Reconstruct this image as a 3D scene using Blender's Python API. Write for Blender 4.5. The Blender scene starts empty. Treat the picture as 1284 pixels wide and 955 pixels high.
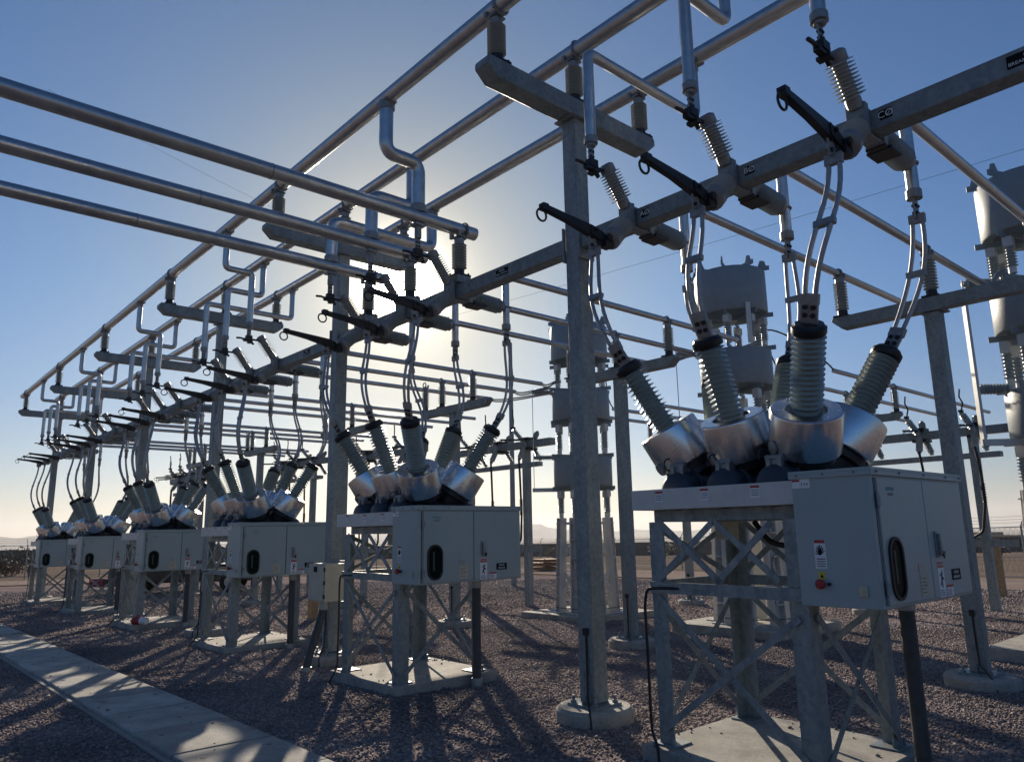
import bpy, math, random
import numpy as np
from mathutils import Vector, Matrix
random.seed(7); rng = np.random.default_rng(7)
sc = bpy.context.scene
COL = sc.collection
PI = math.pi
R_ = math.radians

# ------------------------------------------------------------------ materials
def new_mat(name):
    m = bpy.data.materials.new(name); m.use_nodes = True
    nt = m.node_tree; b = nt.nodes['Principled BSDF']
    return m, nt, b

def pm(name, col, rough=.5, metal=0., var=.12, scale=6., rvar=.1, bump=0., bscale=60., tint=None, spec=None, coat=0.):
    """painted / metal surface with gentle colour, gloss and relief variation"""
    m, nt, b = new_mat(name); N = nt.nodes; L = nt.links
    tc = N.new('ShaderNodeTexCoord')
    n1 = N.new('ShaderNodeTexNoise'); n1.inputs['Scale'].default_value = scale; n1.inputs['Detail'].default_value = 6
    n1.inputs['Roughness'].default_value = .65
    L.new(tc.outputs['Object'], n1.inputs['Vector'])
    r = N.new('ShaderNodeMapRange'); r.inputs['From Min'].default_value = .3; r.inputs['From Max'].default_value = .7
    L.new(n1.outputs['Fac'], r.inputs['Value'])
    mix = N.new('ShaderNodeMix'); mix.data_type = 'RGBA'
    lo = [c*(1-var) for c in col]; hi = [min(1, c*(1+var)) for c in col]
    if tint: lo = [a*(1-.5)+t*.5 for a, t in zip(lo, tint)]
    mix.inputs[6].default_value = (*lo, 1); mix.inputs[7].default_value = (*hi, 1)
    L.new(r.outputs[0], mix.inputs[0]); L.new(mix.outputs[2], b.inputs['Base Color'])
    rr = N.new('ShaderNodeMapRange'); rr.inputs['To Min'].default_value = max(.02, rough-rvar); rr.inputs['To Max'].default_value = min(1, rough+rvar)
    L.new(n1.outputs['Fac'], rr.inputs['Value']); L.new(rr.outputs[0], b.inputs['Roughness'])
    b.inputs['Metallic'].default_value = metal
    if spec is not None: b.inputs['Specular IOR Level'].default_value = spec
    if coat: b.inputs['Coat Weight'].default_value = coat; b.inputs['Coat Roughness'].default_value = .15
    if bump:
        n2 = N.new('ShaderNodeTexNoise'); n2.inputs['Scale'].default_value = bscale; n2.inputs['Detail'].default_value = 4
        L.new(tc.outputs['Object'], n2.inputs['Vector'])
        bp = N.new('ShaderNodeBump'); bp.inputs['Strength'].default_value = bump; bp.inputs['Distance'].default_value = .01
        L.new(n2.outputs['Fac'], bp.inputs['Height']); L.new(bp.outputs[0], b.inputs['Normal'])
    return m

def galv(name, col=(.225, .255, .265), metal=.35, rough=.5):
    """hot-dip galvanised steel: spangle cells, streaky dull patches"""
    m, nt, b = new_mat(name); N = nt.nodes; L = nt.links
    tc = N.new('ShaderNodeTexCoord')
    v = N.new('ShaderNodeTexVoronoi'); v.inputs['Scale'].default_value = 34
    L.new(tc.outputs['Object'], v.inputs['Vector'])
    n = N.new('ShaderNodeTexNoise'); n.inputs['Scale'].default_value = 3.5; n.inputs['Detail'].default_value = 8; n.inputs['Roughness'].default_value = .7
    mp = N.new('ShaderNodeMapping'); mp.inputs['Scale'].default_value = (2.2, 2.2, .6)
    L.new(tc.outputs['Object'], mp.inputs['Vector']); L.new(mp.outputs[0], n.inputs['Vector'])
    a = N.new('ShaderNodeMath'); a.operation = 'MULTIPLY'; a.inputs[1].default_value = .25
    sep = N.new('ShaderNodeSeparateColor'); L.new(v.outputs['Color'], sep.inputs[0]); L.new(sep.outputs[0], a.inputs[0])
    a2 = N.new('ShaderNodeMath'); a2.operation = 'ADD'; L.new(a.outputs[0], a2.inputs[0]); L.new(n.outputs['Fac'], a2.inputs[1])
    cr = N.new('ShaderNodeValToRGB'); e = cr.color_ramp.elements
    e[0].position = .30; e[0].color = (col[0]*.66, col[1]*.7, col[2]*.73, 1); e[1].position = .84; e[1].color = (col[0]*1.3, col[1]*1.3, col[2]*1.28, 1)
    L.new(a2.outputs[0], cr.inputs[0]); L.new(cr.outputs[0], b.inputs['Base Color'])
    rr = N.new('ShaderNodeMapRange'); rr.inputs['From Min'].default_value = .3; rr.inputs['From Max'].default_value = 1.1
    rr.inputs['To Min'].default_value = rough+.12; rr.inputs['To Max'].default_value = rough-.14
    L.new(a2.outputs[0], rr.inputs['Value']); L.new(rr.outputs[0], b.inputs['Roughness'])
    b.inputs['Metallic'].default_value = metal
    return m

def brushed(name, col=(.72, .73, .74), rough=.25):
    """spun aluminium: fine vertical streaks round the can"""
    m, nt, b = new_mat(name); N = nt.nodes; L = nt.links
    tc = N.new('ShaderNodeTexCoord')
    mp = N.new('ShaderNodeMapping'); mp.inputs['Scale'].default_value = (5, 5, 5); L.new(tc.outputs['Object'], mp.inputs['Vector'])
    n = N.new('ShaderNodeTexNoise'); n.inputs['Scale'].default_value = 1.; n.inputs['Detail'].default_value = 5; L.new(mp.outputs[0], n.inputs['Vector'])
    rr = N.new('ShaderNodeMapRange'); rr.inputs['To Min'].default_value = rough-.04; rr.inputs['To Max'].default_value = rough+.08
    L.new(n.outputs['Fac'], rr.inputs['Value']); L.new(rr.outputs[0], b.inputs['Roughness'])
    cr = N.new('ShaderNodeValToRGB'); e = cr.color_ramp.elements
    e[0].position = .3; e[0].color = (*[c*.9 for c in col], 1); e[1].position = .7; e[1].color = (*col, 1)
    L.new(n.outputs['Fac'], cr.inputs[0]); L.new(cr.outputs[0], b.inputs['Base Color'])
    n3 = N.new('ShaderNodeTexNoise'); n3.inputs['Scale'].default_value = 2.5; L.new(tc.outputs['Object'], n3.inputs['Vector'])
    bp = N.new('ShaderNodeBump'); bp.inputs['Strength'].default_value = .03; bp.inputs['Distance'].default_value = .02
    L.new(n3.outputs['Fac'], bp.inputs['Height']); L.new(bp.outputs[0], b.inputs['Normal'])
    b.inputs['Metallic'].default_value = 1; b.inputs['Anisotropic'].default_value = 0.
    tg = N.new('ShaderNodeTangent'); tg.direction_type = 'RADIAL'; tg.axis = 'Z'; L.new(tg.outputs[0], b.inputs['Tangent'])
    return m

def concrete(name, col=(.36, .35, .33), stain=.5):
    m, nt, b = new_mat(name); N = nt.nodes; L = nt.links
    tc = N.new('ShaderNodeTexCoord'); geo = N.new('ShaderNodeNewGeometry')
    n = N.new('ShaderNodeTexNoise'); n.inputs['Scale'].default_value = 2.2; n.inputs['Detail'].default_value = 9; n.inputs['Roughness'].default_value = .7
    L.new(geo.outputs['Position'], n.inputs['Vector'])
    n2 = N.new('ShaderNodeTexNoise'); n2.inputs['Scale'].default_value = 45; n2.inputs['Detail'].default_value = 5
    L.new(geo.outputs['Position'], n2.inputs['Vector'])
    cr = N.new('ShaderNodeValToRGB'); e = cr.color_ramp.elements
    e[0].position = .3; e[0].color = (*[c*(1-stain*.55) for c in col], 1); e[1].position = .68; e[1].color = (*[c*1.15 for c in col], 1)
    L.new(n.outputs['Fac'], cr.inputs[0])
    mx = N.new('ShaderNodeMix'); mx.data_type = 'RGBA'; mx.blend_type = 'MULTIPLY'; mx.inputs[0].default_value = .5
    c2 = N.new('ShaderNodeValToRGB'); c2.color_ramp.elements[0].position = .3; c2.color_ramp.elements[0].color = (.55, .55, .55, 1); c2.color_ramp.elements[1].position = .6
    L.new(n2.outputs['Fac'], c2.inputs[0]); L.new(cr.outputs[0], mx.inputs[6]); L.new(c2.outputs[0], mx.inputs[7])
    L.new(mx.outputs[2], b.inputs['Base Color']); b.inputs['Roughness'].default_value = .88
    bp = N.new('ShaderNodeBump'); bp.inputs['Strength'].default_value = .35; bp.inputs['Distance'].default_value = .006
    L.new(n2.outputs['Fac'], bp.inputs['Height']); L.new(bp.outputs[0], b.inputs['Normal'])
    return m

def gravel_mat(name, stones=False):
    m, nt, b = new_mat(name); N = nt.nodes; L = nt.links
    geo = N.new('ShaderNodeNewGeometry')
    v = N.new('ShaderNodeTexVoronoi'); v.inputs['Scale'].default_value = 26
    L.new(geo.outputs['Position'], v.inputs['Vector'])
    sep = N.new('ShaderNodeSeparateColor')
    if stones:
        sep_src = geo.outputs['Random Per Island']
    else:
        L.new(v.outputs['Color'], sep.inputs[0]); sep_src = sep.outputs[0]
    cr = N.new('ShaderNodeValToRGB'); cr.color_ramp.interpolation = 'LINEAR'
    e = cr.color_ramp.elements
    e[0].position = 0; e[0].color = (.20, .175, .178, 1)
    e[1].position = 1; e[1].color = (.46, .41, .40, 1)
    for p, c in ((.2, (.27, .228, .225)), (.42, (.33, .275, .26)), (.6, (.24, .215, .222)), (.8, (.39, .33, .30))):
        x = e.new(p); x.color = (*c, 1)
    L.new(sep_src, cr.inputs[0])
    n = N.new('ShaderNodeTexNoise'); n.inputs['Scale'].default_value = .55; n.inputs['Detail'].default_value = 6
    L.new(geo.outputs['Position'], n.inputs['Vector'])
    c2 = N.new('ShaderNodeValToRGB'); c2.color_ramp.elements[0].position = .3; c2.color_ramp.elements[0].color = (.54, .52, .53, 1)
    c2.color_ramp.elements[1].position = .7; c2.color_ramp.elements[1].color = (1.12, 1.07, 1.03, 1)
    L.new(n.outputs['Fac'], c2.inputs[0])
    mx = N.new('ShaderNodeMix'); mx.data_type = 'RGBA'; mx.blend_type = 'MULTIPLY'; mx.inputs[0].default_value = 1
    L.new(cr.outputs[0], mx.inputs[6]); L.new(c2.outputs[0], mx.inputs[7]); L.new(mx.outputs[2], b.inputs['Base Color'])
    b.inputs['Roughness'].default_value = .9; b.inputs['Specular IOR Level'].default_value = .5 if stones else 0.
    if not stones:
        v2 = N.new('ShaderNodeTexVoronoi'); v2.inputs['Scale'].default_value = 26; v2.feature = 'F1'
        L.new(geo.outputs['Position'], v2.inputs['Vector'])
        inv = N.new('ShaderNodeMath'); inv.operation = 'MULTIPLY'; inv.inputs[1].default_value = -1
        L.new(v2.outputs['Distance'], inv.inputs[0])
        bp = N.new('ShaderNodeBump'); bp.inputs['Strength'].default_value = .4; bp.inputs['Distance'].default_value = .03
        L.new(inv.outputs[0], bp.inputs['Height']); L.new(bp.outputs[0], b.inputs['Normal'])
    return m

def soil_mat(name, c0, c1, scale=.25, bump=.4):
    m, nt, b = new_mat(name); N = nt.nodes; L = nt.links
    geo = N.new('ShaderNodeNewGeometry')
    n = N.new('ShaderNodeTexNoise'); n.inputs['Scale'].default_value = scale; n.inputs['Detail'].default_value = 10; n.inputs['Roughness'].default_value = .68
    L.new(geo.outputs['Position'], n.inputs['Vector'])
    cr = N.new('ShaderNodeValToRGB'); e = cr.color_ramp.elements
    e[0].position = .3; e[0].color = (*c0, 1); e[1].position = .7; e[1].color = (*c1, 1)
    L.new(n.outputs['Fac'], cr.inputs[0]); L.new(cr.outputs[0], b.inputs['Base Color']); b.inputs['Roughness'].default_value = 1; b.inputs['Specular IOR Level'].default_value = 0
    n2 = N.new('ShaderNodeTexNoise'); n2.inputs['Scale'].default_value = 9; n2.inputs['Detail'].default_value = 8
    L.new(geo.outputs['Position'], n2.inputs['Vector'])
    bp = N.new('ShaderNodeBump'); bp.inputs['Strength'].default_value = bump; bp.inputs['Distance'].default_value = .05
    L.new(n2.outputs['Fac'], bp.inputs['Height']); L.new(bp.outputs[0], b.inputs['Normal'])
    return m

M = {}
M['galv'] = galv('galvanised_steel')
M['galv_beam'] = galv('galvanised_beam', (.20, .23, .24), .35, .5)
M['alu'] = pm('aluminium_tube', (.50, .51, .52), .36, 1., .14, 9, .12, .06, 90)
M['alu_cast'] = pm('cast_aluminium', (.28, .29, .295), .5, .6, .2, 25, .12, .2, 120)
M['can'] = brushed('spun_aluminium')
M['porc'] = pm('grey_porcelain', (.29, .335, .345), .3, 0, .1, 12, .08, 0, coat=.3)
M['porc_light'] = pm('light_grey_silicone', (.46, .48, .46), .42, 0, .1, 12, .08)
M['bush'] = pm('bushing_grey_green', (.30, .36, .355), .34, 0, .12, 14, .08, coat=.15)
M['cab'] = pm('cabinet_grey_paint', (.27, .30, .32), .38, 0, .06, 2.5, .08, .03, 140)
def cabinet_paint():
    m = pm('cabinet_grey_paint', (.33, .405, .405), .40, 0, .05, 2.5, .08, .03, 140)
    nt = m.node_tree; N = nt.nodes; L = nt.links; b = N['Principled BSDF']; src = b.inputs['Base Color'].links[0].from_socket
    tc = N.new('ShaderNodeTexCoord'); mp = N.new('ShaderNodeMapping'); mp.inputs['Scale'].default_value = (13, 13, 1.1); L.new(tc.outputs['Object'], mp.inputs['Vector'])
    n = N.new('ShaderNodeTexNoise'); n.inputs['Scale'].default_value = 1; n.inputs['Detail'].default_value = 7; L.new(mp.outputs[0], n.inputs['Vector'])
    r = N.new('ShaderNodeMapRange'); r.inputs['From Min'].default_value = .5; r.inputs['From Max'].default_value = .8; r.inputs['To Max'].default_value = .45; L.new(n.outputs['Fac'], r.inputs['Value'])
    x = N.new('ShaderNodeMix'); x.data_type = 'RGBA'; x.inputs[7].default_value = (.40, .375, .33, 1); L.new(r.outputs[0], x.inputs[0]); L.new(src, x.inputs[6]); L.new(x.outputs[2], b.inputs['Base Color'])
    return m
M['cab'] = cabinet_paint()
M['tank'] = pm('dark_blue_grey_tank_paint', (.03, .042, .06), .5, 0, .15, 8, .1)
M['black'] = pm('black_plated_metal', (.016, .017, .02), .42, .2, .3, 20, .1)
M['rubber'] = pm('black_cable_sheath', (.012, .012, .013), .55, 0, .2, 20, .1)
M['conduit'] = pm('dark_grey_conduit', (.055, .058, .062), .55, .1, .25, 12, .1)
M['conc'] = concrete('cast_concrete', (.42, .40, .36), .95)
M['conc_slab'] = concrete('trench_slab_concrete', (.45, .44, .40), .9)
def vary_by_object(m, lo, hi):
    nt = m.node_tree; N = nt.nodes; L = nt.links; b = N['Principled BSDF']; src = b.inputs['Base Color'].links[0].from_socket
    oi = N.new('ShaderNodeObjectInfo'); r = N.new('ShaderNodeMapRange'); r.inputs['To Min'].default_value = lo; r.inputs['To Max'].default_value = hi; L.new(oi.outputs['Random'], r.inputs['Value'])
    v = N.new('ShaderNodeVectorMath'); v.operation = 'SCALE'; L.new(src, v.inputs[0]); L.new(r.outputs[0], v.inputs['Scale']); L.new(v.outputs[0], b.inputs['Base Color'])
vary_by_object(M['conc_slab'], .78, 1.12)
M['conc_dark'] = concrete('weathered_concrete', (.30, .285, .26), .6)
M['reactor'] = pm('reactor_grey_coating', (.22, .265, .295), .5, 0, .1, 5, .1, .25, 35)
M['white_fibre'] = pm('white_fibreglass', (.56, .55, .52), .5, 0, .1, 5, .1, .1, 60)
M['steelwhite'] = pm('pale_galvanised_channel', (.55, .56, .55), .5, .3, .12, 5, .12)
M['glass'] = pm('dark_window_glass', (.006, .014, .012), .3, 0, .2, 4, .03, spec=.02)
M['white'] = pm('white_sticker', (.74, .75, .76), .45, 0, .04, 9, .05)
M['red'] = pm('red_sticker', (.42, .03, .03), .45, 0, .06, 9, .05)
M['redpaint'] = pm('red_plastic', (.38, .02, .025), .4, 0, .12, 9, .08)
M['yellow'] = pm('yellow_sticker', (.62, .50, .04), .45, 0, .06, 9, .05)
M['cream'] = pm('cream_paper', (.52, .47, .34), .7, 0, .16, 18, .05)
M['greyplate'] = pm('grey_data_plate', (.34, .36, .36), .4, .4, .1, 14, .08)
M['dimplate'] = pm('gauge_behind_glass', (.07, .09, .08), .5, 0, .3, 14, .08, spec=.2)
M['cond'] = pm('stranded_aluminium', (.36, .37, .38), .5, .6, .2, 30, .1)
M['teal'] = pm('teal_lettering', (.02, .30, .32), .45, 0, .05, 9, .05)
M['greyletter'] = pm('grey_lettering', (.16, .15, .17), .5, 0, .05, 9, .05)
M['blacksign'] = pm('black_sign_plate', (.004, .005, .007), .6, 0, .1, 9, .05, spec=.15)
M['box'] = pm('beige_junction_box', (.50, .46, .37), .5, 0, .08, 6, .1)
M['wood'] = pm('weathered_timber', (.36, .25, .13), .8, 0, .3, 9, .08, .3, 40)
M['crate'] = pm('orange_timber', (.30, .12, .04), .8, 0, .3, 9, .08, .3, 40)
M['carpaint'] = pm('dark_car_paint', (.012, .016, .024), .25, .1, .1, 3, .05, coat=.6)
M['carpaint2'] = pm('charcoal_car_paint', (.03, .032, .036), .3, .1, .1, 3, .05, coat=.5)
M['tyre'] = pm('tyre_rubber', (.014, .014, .014), .8, 0, .2, 20, .08)
M['rim'] = pm('wheel_rim', (.45, .45, .46), .35, .9, .1, 10, .1)
M['lampglass'] = pm('lamp_lens', (.5, .5, .48), .15, 0, .1, 10, .05)
M['taillight'] = pm('red_lamp_lens', (.3, .01, .01), .2, 0, .1, 10, .05)
M['bark'] = pm('twig_bark', (.12, .085, .055), .9, 0, .25, 12, .05)
M['leaf'] = pm('desert_leaf', (.075, .08, .04), .75, 0, .45, 1.6, .1)
M['dryleaf'] = pm('dry_leaf', (.16, .085, .04), .8, 0, .4, 1.6, .1)
M['wall'] = pm('brown_block_wall', (.085, .062, .05), .9, 0, .3, .6, .05, .4, 3)
M['gravel'] = gravel_mat('crushed_stone_bed')
M['stones'] = gravel_mat('crushed_stone', True)
M['soil'] = soil_mat('desert_soil', (.16, .125, .10), (.27, .215, .17), .12)
M['road'] = soil_mat('packed_dirt_road', (.27, .215, .18), (.37, .30, .255), .3, .25)
M['mount'] = soil_mat('bare_mountain_rock', (.10, .085, .075), (.19, .16, .13), .0012, 0)
M['building'] = pm('pale_far_building', (.34, .35, .36), .6, 0, .1, .2, .05)

# ------------------------------------------------------------------ mesh builder
class MB:
    def __init__(s): s.v = []; s.f = []
    def add(s, vs, fs):
        o = len(s.v); s.v += [tuple(v) for v in vs]; s.f += [tuple(i+o for i in f) for f in fs]; return s
    def box(s, a, b, mat=None):
        (x0, y0, z0), (x1, y1, z1) = a, b
        vs = [(x0, y0, z0), (x1, y0, z0), (x1, y1, z0), (x0, y1, z0), (x0, y0, z1), (x1, y0, z1), (x1, y1, z1), (x0, y1, z1)]
        if mat: vs = [tuple(mat @ Vector(v)) for v in vs]
        return s.add(vs, [(0, 3, 2, 1), (4, 5, 6, 7), (0, 1, 5, 4), (1, 2, 6, 5), (2, 3, 7, 6), (3, 0, 4, 7)])
    def cbox(s, c, d, rot=None):
        m = Matrix.Translation(c) @ (rot.to_4x4() if rot else Matrix())
        return s.box((-d[0]/2, -d[1]/2, -d[2]/2), (d[0]/2, d[1]/2, d[2]/2), m)
    def bar(s, p0, p1, w, h, up=(0, 0, 1)):
        """rectangular bar from p0 to p1, w across, h along 'up'"""
        p0 = Vector(p0); p1 = Vector(p1); d = (p1-p0); L = d.length; d.normalize()
        up = Vector(up); side = d.cross(up)
        if side.length < 1e-4: side = d.cross(Vector((1, 0, 0)))
        side.normalize(); u = side.cross(d)
        m = Matrix((d, side, u)).transposed().to_4x4(); m.translation = p0
        return s.box((0, -w/2, -h/2), (L, w/2, h/2), m)
    def angle(s, p0, p1, w, t, u, v):
        """L-section from p0 to p1; flanges run along directions u and v from the line"""
        p0 = Vector(p0); p1 = Vector(p1); u = Vector(u).normalized(); v = Vector(v).normalized()
        prof = [(0, 0), (w, 0), (w, t), (t, t), (t, w), (0, w)]
        vs = [p0+u*a+v*b for a, b in prof]+[p1+u*a+v*b for a, b in prof]
        n = 6; fs = [tuple(range(n))[::-1], tuple(range(n, 2*n))]+[(i, (i+1) % n, n+(i+1) % n, n+i) for i in range(n)]
        return s.add(vs, fs)
    @staticmethod
    def frame(d):
        d = Vector(d).normalized(); a = Vector((0, 0, 1)) if abs(d.z) < .9 else Vector((1, 0, 0))
        u = a.cross(d).normalized(); return u, d.cross(u)
    def lathe(s, prof, base, axis, seg=20, cap=True):
        """prof: (radius, distance along axis)"""
        base = Vector(base); d = Vector(axis).normalized(); u, w = s.frame(d)
        vs = []; fs = []
        for r, h in prof:
            for k in range(seg):
                a = 2*PI*k/seg; vs.append(base+d*h+(u*math.cos(a)+w*math.sin(a))*r)
        n = len(prof)
        for i in range(n-1):
            for k in range(seg):
                k2 = (k+1) % seg; fs.append((i*seg+k, i*seg+k2, (i+1)*seg+k2, (i+1)*seg+k))
        if cap:
            fs.append(tuple(range(seg))[::-1]); fs.append(tuple((n-1)*seg+k for k in range(seg)))
        return s.add(vs, fs)
    def tube(s, p0, p1, r, r1=None, seg=16):
        p0 = Vector(p0); p1 = Vector(p1); d = p1-p0
        return s.lathe([(r, 0), (r if r1 is None else r1, d.length)], p0, d, seg)
    def pipe(s, pts, r, seg=14, fillet=0., steps=6):
        pts = [Vector(p) for p in pts]
        if fillet:
            q = [pts[0]]
            for i in range(1, len(pts)-1):
                a, b, c = pts[i-1], pts[i], pts[i+1]
                d0 = (a-b).normalized(); d1 = (c-b).normalized()
                f = min(fillet, (a-b).length*.48, (c-b).length*.48)
                for k in range(steps+1):
                    t = k/steps; q.append((b+d0*f)*(1-t)**2+b*2*t*(1-t)+(b+d1*f)*t*t)
            q.append(pts[-1]); pts = q
        vs = []; fs = []; u = None
        for i, p in enumerate(pts):
            d = (pts[min(i+1, len(pts)-1)]-pts[max(i-1, 0)]).normalized()
            if u is None: u, w = s.frame(d)
            else:
                u = (u-d*u.dot(d)).normalized(); w = d.cross(u)
            for k in range(seg):
                a = 2*PI*k/seg; vs.append(p+(u*math.cos(a)+w*math.sin(a))*r)
        for i in range(len(pts)-1):
            for k in range(seg):
                k2 = (k+1) % seg; fs.append((i*seg+k, i*seg+k2, (i+1)*seg+k2, (i+1)*seg+k))
        fs.append(tuple(range(seg))[::-1]); fs.append(tuple((len(pts)-1)*seg+k for k in range(seg)))
        return s.add(vs, fs)
    def torus(s, c, axis, R, r, seg=20, ss=8):
        d = Vector(axis).normalized(); u, w = s.frame(d); c = Vector(c); vs = []; fs = []
        for i in range(seg):
            a = 2*PI*i/seg; e = u*math.cos(a)+w*math.sin(a)
            for j in range(ss):
                b = 2*PI*j/ss; vs.append(c+e*(R+r*math.cos(b))+d*r*math.sin(b))
        for i in range(seg):
            for j in range(ss):
                fs.append((i*ss+j, ((i+1) % seg)*ss+j, ((i+1) % seg)*ss+(j+1) % ss, i*ss+(j+1) % ss))
        return s.add(vs, fs)
    def prism(s, poly, o, ex, ey, thick):
        """polygon in the plane (o; ex, ey) pushed thick along ex x ey"""
        o = Vector(o); ex = Vector(ex); ey = Vector(ey); n = ex.cross(ey).normalized(); k = len(poly)
        vs = [o+ex*a+ey*b for a, b in poly]+[o+ex*a+ey*b+n*thick for a, b in poly]
        fs = [tuple(range(k))[::-1], tuple(range(k, 2*k))]+[(i, (i+1) % k, k+(i+1) % k, k+i) for i in range(k)]
        return s.add(vs, fs)
    def build(s, name, mat, parent=None, bevel=0., loc=None, ang=38):
        me = bpy.data.meshes.new(name)
        off = Vector(loc) if loc is not None else (rootloc(parent) if parent else Vector((0, 0, 0)))
        me.from_pydata([tuple(Vector(v)-off) for v in s.v], [], s.f); me.update()
        me.materials.append(M[mat] if isinstance(mat, str) else mat)
        me.shade_smooth(); me.set_sharp_from_angle(angle=R_(ang))
        o = bpy.data.objects.new(name, me); COL.objects.link(o)
        if parent: o.parent = parent
        elif loc is not None: o.location = loc
        if bevel:
            b = o.modifiers.new('bevel', 'BEVEL'); b.width = bevel; b.segments = 2; b.limit_method = 'ANGLE'; b.angle_limit = R_(50)
        return o

def rootloc(o):
    v = Vector((0, 0, 0))
    while o: v = v+o.location; o = o.parent
    return v

def tag(o, label, cat, group=None, kind=None):
    if label: o['label'] = label
    if cat: o['category'] = cat
    if group: o['group'] = group
    if kind: o['kind'] = kind
    return o
def thing(name, label, cat, loc=(0, 0, 0), group=None):
    o = bpy.data.objects.new(name, None); COL.objects.link(o); o.location = loc; o.empty_display_size = .1
    return tag(o, label, cat, group)
def copy_tree(o, parent=None):
    c = o.copy(); COL.objects.link(c)
    if parent: c.parent = parent
    for ch in o.children: copy_tree(ch, c)
    return c
def place(proto, used, loc, label, group=None, rz=None):
    """first call moves the prototype itself, later ones copy it with its parts"""
    if proto.name in used: o = copy_tree(proto)
    else: used.add(proto.name); o = proto
    o.location = loc; o['label'] = label
    if rz is not None: o.rotation_euler.z = rz
    if group: o['group'] = group
    return o
USED = set()

def text_mesh(txt, size, o, ex, ey, mat, name, parent, thick=.0012, align='CENTER'):
    """lettering laid on the plane (o; ex, ey)"""
    cu = bpy.data.curves.new('lettering', 'FONT'); cu.body = txt; cu.size = size; cu.align_x = align; cu.align_y = 'CENTER'
    cu.extrude = thick/2; cu.resolution_u = 3
    t = bpy.data.objects.new('lettering_source', cu)
    COL.objects.link(t); dg = bpy.context.evaluated_depsgraph_get(); dg.update()
    me = bpy.data.meshes.new_from_object(t.evaluated_get(dg))
    bpy.data.objects.remove(t); bpy.data.curves.remove(cu)
    ex = Vector(ex); ey = Vector(ey); n = ex.cross(ey)
    m = Matrix((ex, ey, n)).transposed().to_4x4(); m.translation = Vector(o)-rootloc(parent)
    me.transform(m); me.materials.clear(); me.materials.append(M[mat]); me.name = name
    ob = bpy.data.objects.new(name, me); COL.objects.link(ob); ob.parent = parent
    return ob

ORD = ['nearest', 'second nearest', 'third nearest', 'fourth nearest', 'fifth nearest', 'farthest']

# ------------------------------------------------------------------ terrain
def gz(x, y):
    d = .0145*(y-3)+.018*(x-5)
    if d > 36: d = 36+10*(1-math.exp(-(d-36)/10))
    if d < -.8: d = -.8-.4*(1-math.exp((d+.8)/.4))
    return .03-d

def sheet(name, xs, ys, dz, mat, label=None):
    vs = [(x, y, gz(x, y)+dz) for y in ys for x in xs]; n = len(xs)
    fs = [(j*n+i, j*n+i+1, (j+1)*n+i+1, (j+1)*n+i) for j in range(len(ys)-1) for i in range(n-1)]
    m = MB(); m.add(vs, fs); o = m.build(name, mat); o['kind'] = 'structure'; return o
def spread(a, b, n): return [a+(b-a)*i/n for i in range(n+1)]
far = [30*1.35**k for k in range(1, 20)]; far[-1] = 9700
axis = [-v for v in far[::-1]]+spread(-30, 30, 12)+far
sheet('ground', axis, axis, -.10, 'soil')
sheet('gravel_bed', spread(-40, 29, 23), spread(-40, 44, 28), 0., 'gravel')
def strip(name, pts, w, dz, mat, t=.0):
    """a road following pts"""
    m = MB(); vs = []; fs = []
    n = len(pts)
    for i, (x, y) in enumerate(pts):
        a = Vector(pts[max(i-1, 0)]); b = Vector(pts[min(i+1, n-1)]); d = (b-a).normalized(); s = Vector((-d.y, d.x))
        for k in (-1, -.5, 0, .5, 1):
            px, py = x+s.x*w/2*k, y+s.y*w/2*k; vs.append((px, py, gz(px, py)+dz))
    for i in range(n-1):
        for k in range(4): fs.append((i*5+k, i*5+k+1, (i+1)*5+k+1, (i+1)*5+k))
    m.add(vs, fs); o = m.build(name, mat); o['kind'] = 'structure'; return o
strip('dirt_road', [(-80+8*i, 53) for i in range(15)]+[(38.5, 50), (38, 42), (37, 30), (35, 18), (33.5, 6), (32, -8), (30, -25)], 9, -.06, 'road')

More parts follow.
